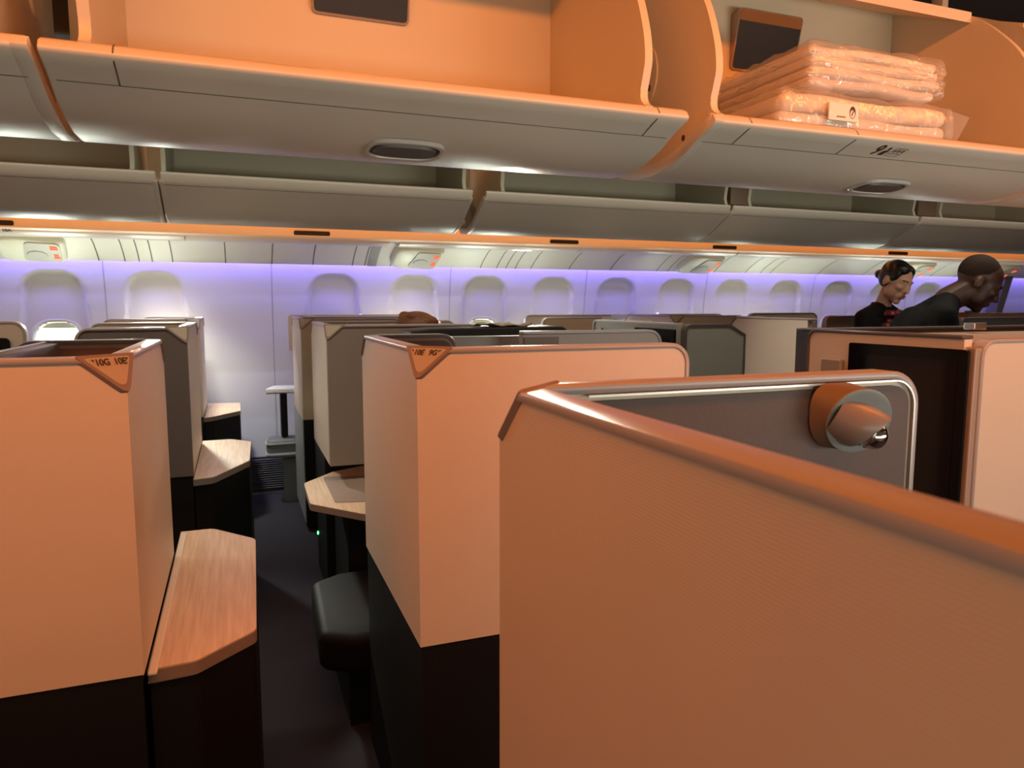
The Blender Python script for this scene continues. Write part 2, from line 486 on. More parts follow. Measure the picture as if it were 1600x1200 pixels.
UNIT_LABEL = {-1.04: 'cream oval service unit with speaker at the far left, under row text 10A',
              1.12: 'cream service unit with red signs beside the grey filler strip above the window wall',
              3.33: 'service unit with glowing signs over the purple wall left of the attendants',
              5.55: 'service unit with orange signs just behind the woman with the hair bun',
              6.62: 'farthest service unit, in front of the bowing man\'s forehead'}
for x in UNIT_LABEL:
    p, n = on_panel(x, .55)
    u = thing('service_unit', UNIT_LABEL[x], 'service unit', p, 'sign units along the window wall')
    p1, _ = on_panel(x, .08); p2, _ = on_panel(x, .97)
    Y = (p1-p2).normalized(); Mx = frame(p, (1, 0, 0), Y)       # local z = out of panel?
    if Mx.to_3x3().col[2].dot(n) < 0: Mx = frame(p, (-1, 0, 0), Y)
    sx = Mx.to_3x3().col[0].x
    def loc(px, py, pz): return Mx @ Vector((px*sx, py, pz))
    b = bmesh.new(); h = .14
    outl = fillet([(-.165, -h*.95), (.15, -h*1.0), (.175, h*.75), (-.06, h*1.0), (-.16, h*.85)], [.08, .05, .05, .06, .07], 6)
    rings = []
    for sc, zz in ((1.0, 0), (1.0, .022), (.95, .034), (.86, .040)):
        rings.append([b.verts.new(loc(c[0]*sc, c[1]*sc, zz)) for c in outl])
    for A, B in zip(rings, rings[1:]):
        for k in range(len(outl)): b.faces.new((A[k], A[(k+1) % len(outl)], B[(k+1) % len(outl)], B[k]))
    b.faces.new(rings[-1])
    finish('housing', b, mat('unit_cream', (.74, .75, .58), .4), u, 50)
    b = bmesh.new()
    sh = fillet([(-.05, -.10), (.13, -.115), (.15, .09), (-.01, .105)], .03)
    A = [b.verts.new(loc(c[0], c[1], .036)) for c in sh]; B = [b.verts.new(loc(c[0], c[1], .046)) for c in sh]
    for k in range(len(sh)): b.faces.new((A[k], A[(k+1) % len(sh)], B[(k+1) % len(sh)], B[k]))
    b.faces.new(B); finish('face_plate', b, mat('unit_face', (.45, .44, .37), .5), u, 30)
    b = bmesh.new(); c = (.025, -.03)
    A = [b.verts.new(loc(c[0]+.05*math.cos(2*PI*k/32), c[1]+.05*math.sin(2*PI*k/32), .046)) for k in range(32)]
    B = [b.verts.new(loc(c[0]+.047*math.cos(2*PI*k/32), c[1]+.047*math.sin(2*PI*k/32), .050)) for k in range(32)]
    for k in range(32): b.faces.new((A[k], A[(k+1) % 32], B[(k+1) % 32], B[k]))
    b.faces.new(B); finish('speaker_disc', b, DISC, u, 20)
    for nm, y0, y1 in (('no_smoking_sign', .02, .075), ('seatbelt_sign', -.07, -.02)):
        b = bmesh.new()
        if nm == 'no_smoking_sign':
            segs = [[(.10, y0+.012), (.135, y0+.012), (.135, y0+.025), (.10, y0+.025)], [(.10, y1-.02), (.135, y1-.024), (.135, y1-.01), (.10, y1-.006)], [(.098, y0+.03), (.112, y0+.03), (.112, y1-.025), (.098, y1-.025)]]
        else:
            segs = [[(.10, y0+.005), (.13, y0+.005), (.13, y0+.02), (.10, y0+.02)], [(.104, y0+.028), (.126, y0+.028), (.126, y1), (.104, y1)]]
        for sg in segs:
            A = [b.verts.new(loc(c[0], c[1], .047)) for c in sg]; B = [b.verts.new(loc(c[0], c[1], .050)) for c in sg]
            b.faces.new(B)
            for k in range(4): b.faces.new((A[k], A[(k+1) % 4], B[(k+1) % 4], B[k]))
        finish(nm, b, SIGN, u, 0)

# dark slanted post and panel edge at the far right end of the window wall
b = bmesh.new(); prism(b, [(6.72, 1.0), (6.80, 1.0), (6.98, 1.52), (6.88, 1.52)], 1, 4.80, 4.90)
struct(finish('trim_4', b, mat('post_dark', (.10, .08, .075), .5), smooth=0))

# ------------------------------------------------------------------ overhead bins
def bin_unit(name_label, group, x0, x1, p0, p1, prof, endc, back_y, floor_z, top_front, top_back, seam_i, seams_x, latch=None, mirror=None, th=.014, lid=True, backmat=None, rims=(0, 1), endmat=None):
    t = thing('overhead_bin', name_label, 'overhead bin', ((x0+x1)/2, back_y, floor_z), group)
    # bucket: open curved tray
    outer = prof
    inner = []
    for i in range(len(prof)):
        a = Vector(prof[max(i-1, 0)]); c = Vector(prof[min(i+1, len(prof)-1)]); d = (c-a).normalized()
        inner.append(tuple(Vector(prof[i])+Vector((-d.y, d.x))*th))
    pts = outer+inner[::-1]
    bm = bmesh.new(); prism(bm, pts, 0, x0, x1)
    bmesh.ops.recalc_face_normals(bm, faces=bm.faces)
    es = [e for e in bm.edges if abs(e.verts[0].co.x-e.verts[1].co.x) < 1e-6 and min(abs(e.verts[0].co.x-x0), abs(e.verts[0].co.x-x1)) < 1e-6]
    es += [e for e in bm.edges if abs(e.verts[0].co.x-e.verts[1].co.x) > .1 and len(e.link_faces) == 2 and e.calc_face_angle() > .8]
    bmesh.ops.bevel(bm, geom=es, offset=.006, segments=3, profile=.5, affect='EDGES', clamp_overlap=True)
    finish('bucket', bm, BIN, t, 50)
    for xa, xb in [((x0-.004, x0+.016), (x1-.016, x1+.004))[i] for i in rims]:
        bm = bmesh.new(); inn = []
        for i in range(len(prof)):
            a = Vector(prof[max(i-1, 0)]); c = Vector(prof[min(i+1, len(prof)-1)]); d = (c-a).normalized()
            inn.append((Vector(prof[i])+Vector((d.y, -d.x))*.0004, Vector(prof[i])+Vector((-d.y, d.x))*(th+.010)))
        prism(bm, [tuple(q[0]) for q in inn[2:]]+[tuple(q[1]) for q in inn[2:]][::-1], 0, xa, xb); bevel_all(bm, .005, 3, 50)
        finish('end_rim', bm, BIN, t, 60)
    # curved end panels
    for nm, px in (('left_side', p0), ('right_side', p1)):
        bm = bmesh.new(); prism(bm, endc, 0, px-.008, px+.008)
        es = [e for e in bm.edges if abs(e.verts[0].co.x-e.verts[1].co.x) < 1e-6]
        bmesh.ops.bevel(bm, geom=es, offset=.003, segments=2, profile=.5, affect='EDGES', clamp_overlap=True)
        finish('end_panel', bm, endmat or BINI, t, 40)
    bm = bmesh.new(); box(bm, p0, p1, back_y, back_y+.012, floor_z+.06, top_back)
    finish('back_panel', bm, backmat or BINI, t, 0)
    if lid:
        (ya, za), (yb, zb) = top_front, (back_y+.012, top_back)
        bm = bmesh.new(); prism(bm, [(ya, za), (yb, zb), (yb, zb+.022), (ya, za+.026)], 0, p0+.008, p1-.008)
        finish('top_panel', bm, BINI, t, 0)
    def on_prof(s):
        L = [math.dist(a, b) for a, b in zip(prof, prof[1:])]
        for (a, b), l in zip(zip(prof, prof[1:]), L):
            if s <= l:
                f = s/l; d = (Vector(b)-Vector(a)).normalized()
                return Vector((a[0]+(b[0]-a[0])*f, a[1]+(b[1]-a[1])*f)), Vector((d.y, -d.x)), d
            s -= l
    # seams
    sy, sz = prof[seam_i]
    sl = sum(math.dist(a, b) for a, b in zip(prof[:seam_i+1], prof[1:seam_i+1]))
    bm = bmesh.new()
    p, n, d = on_prof(sl*.999)
    q0, q1 = p+n*.0006-d*.0009, p+n*.0006+d*.0009
    v = [bm.verts.new(c) for c in ((x0+.01, *q0), (x1-.01, *q0), (x1-.01, *q1), (x0+.01, *q1))]; bm.faces.new(v)
    for xx in seams_x:
        K = 8
        for i in range(K):
            pa, na, _ = on_prof(sl*i/K+1e-5); pb, nb, _ = on_prof(sl*(i+1)/K*.999)
            v = [bm.verts.new(c) for c in ((xx-.0010, *(pa+na*.0008)), (xx+.0010, *(pa+na*.0008)), (xx+.0010, *(pb+nb*.0008)), (xx-.0010, *(pb+nb*.0008)))]; bm.faces.new(v)
    finish('seam', bm, SEAM, t, 0)
    if latch:
        lx, ls, hw, hh = latch
        p, n, d = on_prof(ls)
        O = Vector((lx, p.x, p.y)); X = Vector((1, 0, 0)); Yv = Vector((0, d.x, d.y)); N = Vector((0, n.x, n.y))
        def P(a, b_, c): return O+X*a+Yv*b_+N*c
        n_ = 40
        def oval(rx, ry, c, e=3.2):
            r = []
            for k in range(n_):
                a = 2*PI*k/n_; cc, ss = math.cos(a), math.sin(a)
                r.append(P(math.copysign(abs(cc)**(2/e), cc)*rx, math.copysign(abs(ss)**(2/e), ss)*ry, c))
            return r
        bm = bmesh.new()
        R = [[bm.verts.new(c) for c in oval(*a)] for a in ((hw, hh, -.002), (hw*.98, hh*.97, .005), (hw*.90, hh*.80, .005), (hw*.87, hh*.74, -.004))]
        for A, B in zip(R, R[1:]):
            for k in range(n_): bm.faces.new((A[k], A[(k+1) % n_], B[(k+1) % n_], B[k]))
        la = finish('latch_handle', bm, RIM, t, 60)
        bm = bmesh.new(); bm.faces.new([bm.verts.new(c) for c in oval(hw*.9, hh*.78, .0015)])
        finish('recess', bm, LATCH, la, 0)
        bm = bmesh.new()
        R = [[bm.verts.new(c) for c in oval(*a)] for a in ((hw*.80, hh*.60, .0015), (hw*.78, hh*.56, .006))]
        for k in range(n_): bm.faces.new((R[0][k], R[0][(k+1) % n_], R[1][(k+1) % n_], R[1][k]))
        bm.faces.new(R[1]); finish('paddle', bm, mat('paddle', (.10, .085, .09), .4), la, 30)
    if mirror:
        mx0, mx1, mz0, mz1 = mirror
        bm = bmesh.new()
        prism(bm, fillet([(mx0-.004, mz0-.004), (mx1+.004, mz0-.004), (mx1+.004, mz1+.004), (mx0-.004, mz1+.004)], .012), 1, back_y-.006, back_y)
        for v in bm.verts:
            if v.co.y < back_y-.003: v.co.y -= (v.co.z-mz0+.004)*.23
        mf = finish('mirror', bm, mat('mirror_bezel', (.42, .28, .20), .25, metal=.6), t, 30)
        bm = bmesh.new()
        prism(bm, fillet([(mx0, mz0), (mx1, mz0), (mx1, mz1), (mx0, mz1)], .010), 1, back_y-.008, back_y-.0055)
        for v in bm.verts:
            if v.co.y < back_y-.007: v.co.y = back_y-.0075-(v.co.z-mz0)*.235
            else: v.co.y = back_y-.006-(v.co.z-mz0)*.225
        finish('glass', bm, MIRR, mf, 0)
    return t, on_prof

NP = [(1.236, 1.6200), (1.222, 1.6195), (1.208, 1.613), (1.200, 1.601), (1.204, 1.595), (1.23, 1.586), (1.262, 1.574), (1.300, 1.556), (1.356, 1.540), (1.422, 1.531), (1.50, 1.533), (1.57, 1.548), (1.63, 1.58), (1.672, 1.64), (1.685, 1.70)]
def catmull(P, n=5):
    out = []
    for i in range(len(P)-1):
        a, b_, c, d = [Vector(P[min(max(j, 0), len(P)-1)]) for j in (i-1, i, i+1, i+2)]
        for k in range(n):
            t = k/n; out.append(tuple(.5*((2*b_)+(c-a)*t+(2*a-5*b_+4*c-d)*t*t+(3*b_-a-3*c+d)*t**3)))
    return out+[tuple(P[-1])]
NE = catmull([(1.208, 1.616), (1.223, 1.624), (1.230, 1.645), (1.222, 1.672), (1.215, 1.705), (1.226, 1.762), (1.262, 1.845), (1.32, 1.915), (1.40, 1.985), (1.50, 2.04), (1.60, 2.09)])+[ (1.672, 2.115), (1.672, 1.665), (1.63, 1.60), (1.56, 1.565), (1.50, 1.549), (1.43, 1.546), (1.37, 1.553), (1.31, 1.568), (1.265, 1.588), (1.225, 1.600)]
G1 = 'open overhead bins of the near row'
NEAR = [('near overhead bin cut off by the left edge of the picture', -1.42, -.258, -1.34, -.315, (-.40,), None, None),
        ('large open near bin with orange lit inside and oval latch, nothing stored in it', -.243, .818, -.187, .735, (-.150, .752), (.309, .238, .074, .050), (.178, .378, 1.864, 2.01)),
        ('open near bin holding two plastic wrapped bedding packs, marked 9', .880, 1.95, .893, 1.815, (.963, 1.238), (1.497, .238, .074, .050), (1.248, 1.446, 1.868, 2.005)),
        ('near overhead bin at the upper right corner, only its edge showing', 1.985, 3.1, 1.995, 3.02, (2.08,), None, None)]
near_bins = []
for lab, x0, x1, p0, p1, sx, la, mi in NEAR:
    near_bins.append(bin_unit(lab, G1, x0, x1, p0, p1, NP, NE, 1.652, 1.56, (1.405, 1.972), 2.083, 6, sx, la, mi, rims={-.258: (1,), .818: (), 1.95: (0,), 3.1: (0,)}[x1]))
# fittings on the outside of the end panel in the gap between the two large near bins
t9, on9 = near_bins[2]
b = bmesh.new()
A = [(1.468+.045*math.cos(2*PI*k/32), 1.757+.062*math.sin(2*PI*k/32)) for k in range(32)]
prism(b, A, 0, .881, .886); hp = finish('hinge_plate', b, BINI, t9, 30)
for zz in (1.775, 1.727):
    b = bmesh.new(); prism(b, [(1.452+.006*math.cos(2*PI*k/16), zz+.007*math.sin(2*PI*k/16)) for k in range(16)], 0, .878, .8815)
    finish('screw', b, LATCH, hp, 0)
for yy, zz, r in ((1.319, 1.592, .0055), (1.285, 1.589, .004), (1.258, 1.588, .0055)):
    b = bmesh.new(); prism(b, [(yy+r*math.cos(2*PI*k/16), zz+r*1.15*math.sin(2*PI*k/16)) for k in range(16)], 0, .8835, .8855)
    finish('screw_hole', b, LATCH, t9, 0)
tA, _ = near_bins[0]
b = bmesh.new(); prism(b, [(1.52+.045*math.cos(2*PI*k/32), 1.80+.062*math.sin(2*PI*k/32)) for k in range(32)], 0, -.307, -.302)
finish('hinge_plate', b, BINI, tA, 30)
# upright support struts between the near bins
for x, lab in ((-.272, 'orange upright strut in the gap between the two left near bins'), (.80, 'thin strut in the gap beside the bin marked 9'), (1.90, 'pale upright strut above the right end of the bedding bin'), (2.06, 'pale strut at the top right corner behind the last near bin')):
    b = bmesh.new(); box(b, x-.012, x+.012, 1.69, 1.73, 1.60, 2.25, .002)
    o = finish('support_strut', b, BINI if x < 1 else mat('strut_pale', (.5, .45, .4), .4)); tag(o, lab, 'strut', 'struts between near bins')
    b = bmesh.new(); box(b, x-.016, x+.016, 1.688, 1.732, 1.86, 1.90, .002); finish('clamp', b, FASC, o, 0)
# row marking on the bin with the bedding
sl9 = sum(math.dist(NP[i], NP[i+1]) for i in range(4))+.032
p, n, d = on9(sl9)
def dec(x): return frame(Vector((x, p.x, p.y))+Vector((0, n.x, n.y))*.0006, (1, 0, 0), (0, -d.x, -d.y)) @ Matrix.Diagonal((1, 1.35, 1, 1))
text_obj('row_number', '9', .038, dec(1.327), INK, t9, .25, .0006)
b = bmesh.new(); D = dec(1.352)
def dpoly(bm, D, pts, z=.0004): bm.faces.new([bm.verts.new(D @ Vector((x, y, z))) for x, y in pts])
dpoly(b, D, fillet([(-.010, -.012), (.004, -.012), (.007, .001), (-.004, .001)], .002)); dpoly(b, D, [(.004+.0035*math.cos(2*PI*k/12), .007+.004*math.sin(2*PI*k/12)) for k in range(12)])
dpoly(b, D, [(.004, .002), (.009, .003), (.008, -.004), (.004, -.004)])
finish('person_icon', b, INK, t9, 0, recalc=False)
b = bmesh.new(); D = dec(1.378)
def strip(bm, D, a, c, w=.0011):
    a, c = Vector(a), Vector(c); dd = (c-a).normalized(); nn = Vector((-dd.y, dd.x))*w/2
    dpoly(bm, D, [a-nn, c-nn, c+nn, a+nn])
Q = [(-.013, -.012), (.022, -.012), (.028, .010), (-.007, .010)]
for k in range(4): strip(b, D, Q[k], Q[(k+1) % 4])
for f in (.33, .66):
    strip(b, D, (-.013+.035*f+.002, -.006), (-.007+.035*f, .010))
strip(b, D, (-.012, -.006), (.023, -.006))
for f in (.17, .5, .83): strip(b, D, (-.009+.035*f, -.001), (-.006+.035*f, .006), .003)
finish('sheet_icon', b, INK, t9, 0, recalc=False)

FP = [(2.900, 1.712), (2.903, 1.704), (2.912, 1.683), (2.925, 1.672), (2.975, 1.646), (3.036, 1.612), (3.10, 1.580), (3.185, 1.561), (3.27, 1.570), (3.34, 1.615), (3.37, 1.68), (3.375, 1.74)]
FE = [(2.906, 1.708), (2.93, 1.722), (2.94, 1.75), (2.925, 1.80), (2.94, 1.88), (2.99, 1.96), (3.08, 2.04), (3.20, 2.10), (3.365, 2.14), (3.365, 1.70), (3.33, 1.635), (3.27, 1.588), (3.185, 1.580), (3.10, 1.598), (3.036, 1.632), (2.97, 1.668), (2.925, 1.695)]
G2 = 'open overhead bins along the window wall'
FAR = [('far bin above the 10A row text at the left, brightly lit underside', -1.46, -.250, -1.37, -.325, None),
       ('far bin between the two narrow orange gaps, directly behind the near empty bin', -.236, .935, -.245+.02, .905, None),
       ('far bin right of the wide orange gap, dark underside', .992, 2.226, 1.075, 2.215, None),
       ('far bin behind the hanging bottom of the bedding bin, above the attendants\' left', 2.240, 3.452, 2.355, 3.50-.06, None),
       ('far bin above the bowing man at the right', 3.468, 4.69, 3.64, 4.66, None),
       ('farthest bin at the right edge along the window wall', 4.705, 5.92, 4.80, 5.90, None)]
BINF = mat('bin_back_green', (.50, .51, .40), .5)
far_bins = []
for lab, x0, x1, p0, p1, la in FAR:
    far_bins.append(bin_unit(lab, G2, x0, x1, p0, p1, FP, FE, 3.355, 1.60, (3.12, 2.03), 2.13, 3, (), None, None, th=.018, backmat=BINF, endmat=BINF)[0])
# orange plug and dark bracket in the wide gap
b = bmesh.new(); ellipsoid(b, (.965, 3.17, 1.612), .018, .03, .018)
finish('hinge_knob', b, mat('orange_plastic', (.75, .40, .18), .4), far_bins[2])
b = bmesh.new(); box(b, .952, .985, 3.20, 3.36, 1.60, 1.655, .004)
finish('hinge_bracket', b, mat('bracket_brown', (.12, .07, .04), .5), far_bins[2])
for x0, x1, fb in ((2.242, 2.340, far_bins[3]), (3.470, 3.605, far_bins[4])):  # dark blocks stand in for the unlit gaps between far bins
    b = bmesh.new(); box(b, x0, x1, 2.93, 2.96, 1.722, 2.2, .003)
    finish('unlit_gap_block', b, mat('unlit_gap_brown', (.17, .125, .09), .55), fb)

# row of spot lamps high on the right-hand side of the cabin, seen in the bin mirror
for i, x in enumerate((3.02, 3.16, 3.30, 3.44)):
    b = bmesh.new(); ellipsoid(b, (x, -.965, 2.17), .028, .012, .028, sub=2)
    o = finish('spot_lamp', b, mat('lamp_glow', (.9, .9, .9), .4, emit=(1.0, .93, .8), strength=9), None, 60)
    tag(o, 'small white spot lamp, one of the row reflected along the top of the bin mirror', 'lamp', 'spot lamps reflected in the mirror')
# bedding packs in the bin
def pack(label, x0, x1, y0, y1, z0, z1, folds, seed):
    rnd = random.Random(seed)
    t = thing('bedding_pack', label, 'bedding', ((x0+x1)/2, (y0+y1)/2, z0), 'wrapped bedding packs in the near bin')
    n = folds; hh = (z1-z0)/n
    for k in range(n):
        bm = bmesh.new()
        box(bm, x0+rnd.uniform(0, .012), x1-rnd.uniform(0, .02), y0+rnd.uniform(.004, .012), y1, z0+hh*k+.001, z0+hh*(k+1)-.001, hh*.42, 4)
        bmesh.ops.subdivide_edges(bm, edges=[e for e in bm.edges if e.calc_length() > .1], cuts=9, use_grid_fill=True)
        for v in bm.verts:
            v.co.z += .004*math.sin(v.co.x*23+k*2+seed)*(1 if k == n-1 else .5)
            v.co.y += .003*math.sin(v.co.x*31+k)
        finish('folded_layer', bm, CLOTH, t, 60)
    bm = bmesh.new()
    box(bm, x0-.006, x1+.012, y0-.004, y1+.004, z0, z1+.007, .02, 3)
    bmesh.ops.subdivide_edges(bm, edges=[e for e in bm.edges if e.calc_length() > .05], cuts=12, use_grid_fill=True)
    for v in bm.verts:
        f = .0048
        v.co += Vector((rnd.uniform(-f, f), rnd.uniform(-f, f)*.8, rnd.uniform(-f, f)))
    finish('plastic_wrap', bm, FILM, t, 70)
    return t
pk = pack('lower plastic wrapped bedding pack with a white tag, lying on the bin floor', 1.085, 1.585, 1.262, 1.60, 1.622, 1.698, 2, 3)
pack('upper plastic wrapped bedding pack, crumpled, on top of the other pack', 1.165, 1.555, 1.268, 1.60, 1.717, 1.806, 4, 8)
b = bmesh.new()
v = [b.verts.new(c) for c in ((1.575, 1.268, 1.70), (1.575, 1.275, 1.624), (1.64, 1.29, 1.640), (1.69, 1.30, 1.700), (1.63, 1.32, 1.703))]
b.faces.new((v[0], v[1], v[2])); b.faces.new((v[0], v[2], v[3])); b.faces.new((v[0], v[3], v[4]))
finish('bag_corner', b, FILM, pk, 0, recalc=False)
b = bmesh.new(); box(b, 1.205, 1.287, 1.252, 1.2555, 1.643, 1.679)
tg = finish('tag', b, PALE, pk, 0)
b = bmesh.new()
D = frame((1.270, 1.2515, 1.662), (1, 0, 0), (0, 0, 1))
n_ = 28
ou = [b.verts.new(D @ Vector((.0085*math.cos(2*PI*k/n_), .013*math.sin(2*PI*k/n_), 0))) for k in range(n_)]
inn = [b.verts.new(D @ Vector((.0065*math.cos(2*PI*k/n_), -.003+.0085*math.sin(2*PI*k/n_), 0))) for k in range(n_)]
for k in range(n_): b.faces.new((ou[k], ou[(k+1) % n_], inn[(k+1) % n_], inn[k]))
strip(b, D, (-.002, -.007), (.002, .004), .0022)
finish('tag_emblem', b, INK, tg, 0, recalc=False)
b = bmesh.new(); D = frame((1.238, 1.2515, 1.6505), (1, 0, 0), (0, 0, 1))
for k in range(7): strip(b, D, (-.012+k*.0036, -.0012+.0006*(k % 3)), (-.0098+k*.0036, .0008+.0005*(k % 2)), .0022)
finish('tag_print', b, INK, tg, 0, recalc=False)

# ------------------------------------------------------------------ seat shells
SH = 1.155
FA, FB, FC = .065, .068, .050
def strip_outline(path, th):
    """band of thickness th outside an open 2-D path"""
    out = []
    for i, p in enumerate(path):
        a = Vector(path[max(i-1, 0)]); c = Vector(path[min(i+1, len(path)-1)])
        d = (c-a).normalized(); out.append(tuple(Vector(p)+Vector((-d.y, d.x))*th))
    return list(path)+out[::-1]
def cut(bm, co, no):
    g = bm.verts[:]+bm.edges[:]+bm.faces[:]
    r = bmesh.ops.bisect_plane(bm, geom=g, plane_co=co, plane_no=no, clear_outer=True)
    es = [e for e in r['geom_cut'] if isinstance(e, bmesh.types.BMEdge)]
    if es: bmesh.ops.holes_fill(bm, edges=[e for e in bm.edges if e.is_boundary], sides=0)
def shell(label, group, x0, s, y0, y1, xf, xr, zb=.57, top=SH, zbr=None, front=True, texts=None, lam=LAM, lin=LINE, cap=CAPM, endm=None, frontm=None, rearm=None, base=True, rear_facet=True, front_facet=True, rr=.035, base_m=BASE, base_y0=None, floor_base=0.0):
    """privacy shell: end wall at x0, front and rear panels running in direction s"""
    t = thing('seat_shell', label, 'seat shell', (x0, (y0+y1)/2, 0), group)
    T = .030
    X = lambda d: x0+s*d
    planes = []
    if front and front_facet:
        planes.append((Vector((x0, y0, top-FC)), Vector((-s/FB, -1/FA, 1/FC))))
    if rear_facet:
        planes.append((Vector((x0, y1, top-FC)), Vector((-s/FB, 1/FA, 1/FC))))
    def panel(nm, xe, ya, yb, m, z0, facet):
        L = abs(xe-x0)
        pts = [(0, z0), (L, z0)]+arc(L-rr, top-rr, rr, 0, PI/2, 6)+[(0, top)]
        bm = bmesh.new(); prism(bm, [(X(a), z) for a, z in pts], 1, ya, yb)
        bmesh.ops.recalc_face_normals(bm, faces=bm.faces)
        for co, no in planes: cut(bm, co, no)
        o = finish(nm, bm, m, t, 30)
        # lining on the inner face
        yi = (yb, yb+.004) if nm == 'front_panel' else (ya-.004, ya)
        bm = bmesh.new(); prism(bm, [(X(a), z) for a, z in [(T, z0), (L-.008, z0)]+arc(L-rr, top-rr, rr-.008, 0, PI/2, 6)+[(T, top-.008)]], 1, *yi)
        finish('lining', bm, lin, o, 0)
        # cap rail round the panel edge
        path = [(0, top)]+arc(L-rr, top-rr, rr, PI/2, 0, 8)+[(L, z0)]
        bm = bmesh.new(); o2 = strip_outline(path, .010)
        prism(bm, [(X(a), z) for a, z in o2], 1, ya-.004, yb+.004)
        bevel_all(bm, .003, 2, 40)
        for co, no in planes: cut(bm, co+Vector((0, 0, .010)), no)
        finish('cap_rail', bm, cap, o, 40)
        path = [(.0, top-.004)]+arc(L-rr, top-rr, rr-.004, PI/2, 0, 8)+[(L-.004, z0)]
        return o
    if front: panel('front_panel', xf, y0, y0+T, frontm or lam, zb, True)
    if xr is not None: panel('rear_panel', xr, y1-T, y1, rearm or lam, zbr or zb, True)
    # end wall
    ya, yb = (y0+T if front else y0), (y1-T if xr is not None else y1)
    bm = bmesh.new(); prism(bm, [(ya, zb), (yb, zb), (yb, top), (ya, top)], 0, x0, X(T))
    bmesh.ops.recalc_face_normals(bm, faces=bm.faces)
    for co, no in planes: cut(bm, co, no)
    ew = finish('end_panel', bm, endm or lam, t, 30)
    bm = bmesh.new(); prism(bm, [(ya, zb), (yb, zb), (yb, top-.008), (ya, top-.008)], 0, X(T), X(T+.004)); finish('lining', bm, lin, ew, 0)
    bm = bmesh.new(); box(bm, min(X(-.004), X(T+.004)), max(X(-.004), X(T+.004)), ya-T*.9, yb+T*.9, top, top+.010)
    bevel_all(bm, .003, 2, 40)
    for co, no in planes: cut(bm, co+Vector((0, 0, .010)), no)
    finish('cap_rail', bm, cap, ew, 40)
    # corner plates
    k = 0
    for (ok, yc, sg) in ((front and front_facet, y0, 1), (rear_facet, y1, -1)):
        if not ok: continue
        A = Vector((x0, yc+sg*FA, top+.008)); B = Vector((x0+s*FB, yc, top+.008)); C = Vector((x0, yc, top-FC))
        N = (B-A).cross(C-A).normalized()
        if N.z < 0: N = -N
        cen = (A+B+C)/3
        def rnd(k_, h):
            P3 = [cen+(p-cen)*k_ for p in (A, B, C)]
            M = frame(cen, B-A, A-C)
            Mi = M.inverted(); p2 = [tuple((Mi @ p).to_2d()) for p in P3]
            return [M @ Vector((a, b_, 0))+N*h for a, b_ in fillet(p2, [.004, .004, .012], 5)]
        L0, L1 = rnd(1.12, -.004), rnd(1.10, .004)
        bm = bmesh.new()
        va = [bm.verts.new(p) for p in L0]; vb = [bm.verts.new(p) for p in L1]
        for i in range(len(va)): bm.faces.new((va[i], va[(i+1) % len(va)], vb[(i+1) % len(va)], vb[i]))
        bm.faces.new(vb); bm.faces.new(va[::-1])
        pl = finish('corner_plate', bm, PLATEB, t, 25)
        bm = bmesh.new(); va = [bm.verts.new(p) for p in rnd(.86, .0042)]; vb = [bm.verts.new(p) for p in rnd(.84, .0052)]
        for i in range(len(va)): bm.faces.new((va[i], va[(i+1) % len(va)], vb[(i+1) % len(va)], vb[i]))
        bm.faces.new(vb); finish('inlay', bm, PLATE, pl, 25)
        if texts and sg == 1:
            # writing runs along the top edge, read from outside
            P_, Q_ = (A, B) if s > 0 else (B, A)
            Xd = (Q_-P_).normalized(); Up = ((P_+Q_)/2-C); Up = (Up-Xd*Up.dot(Xd)).normalized()
            if Xd.cross(Up).dot(N) < 0: Xd = -Xd; P_, Q_ = Q_, P_
            w_ = (Q_-P_).length; mid = (P_+Q_)/2
            AB = B-A
            near = Xd.dot(AB) > 0                       # writing starts at the end-wall side
            for tx, f_ in zip(texts, (.325, .65) if near else (.65, .325)):
                text_obj('seat_number', tx, w_*.185, frame(A+AB*f_-Up*w_*.155+N*.0062, Xd, Up) @ Matrix.Diagonal((.84, 1, 1, 1)), INK, pl, .15, .0003)
            for f_, lft in ((.165, near), (.805, not near)):
                D = frame(A+AB*f_-Up*w_*.115+N*.0060, Xd, Up); bm = bmesh.new(); q_ = w_*.028
                dpoly(bm, D, [(-q_, q_), (q_ if lft else -q_, -q_), (q_, q_)]); finish('arrow_mark', bm, INK, pl, 0, recalc=False)
    if base:
        bm = bmesh.new()
        xe = xf if (front and xf is not None) else xr
        yb0, yb1 = y0+.003, y1-.003
        for d0, d1, ya_, yc_ in ((.003, .030, yb0, yb1),)+(((.030, abs(xe-x0)-.003, yb0, yb0+.027),) if front else ())+(((.030, abs((xr if xr is not None else xe)-x0)-.003, yb1-.027, yb1),) if xr is not None else ()):
            box(bm, min(X(d0), X(d1)), max(X(d0), X(d1)), ya_, yc_, floor_base, zb)
        finish('base', bm, base_m, t, 0)
    return t
def table(parent, pts, z, th=.020, pad=None, m=WOOD, base=None):
    bm = bmesh.new(); prism(bm, pts, 2, z-th+.002, z)
    o = finish('side_table', bm, m, parent, 30)
    n = len(pts); c = Vector((sum(p[0] for p in pts)/n, sum(p[1] for p in pts)/n))
    outl = [tuple(c+(Vector(p)-c)*1.012) for p in pts]
    bm = bmesh.new(); prism(bm, outl, 2, z-th-.004, z-.0015)
    finish('edge_band', bm, TEDGE, o, 30)
    if base:
        bm = bmesh.new(); prism(bm, [tuple(c+(Vector(p)-c)*base) for p in pts], 2, 0, z-th-.004); finish('pedestal', bm, BASE, parent, 0)
    return o

GL = 'suite shells left of the passage'; GR = 'suite shells right of the passage'
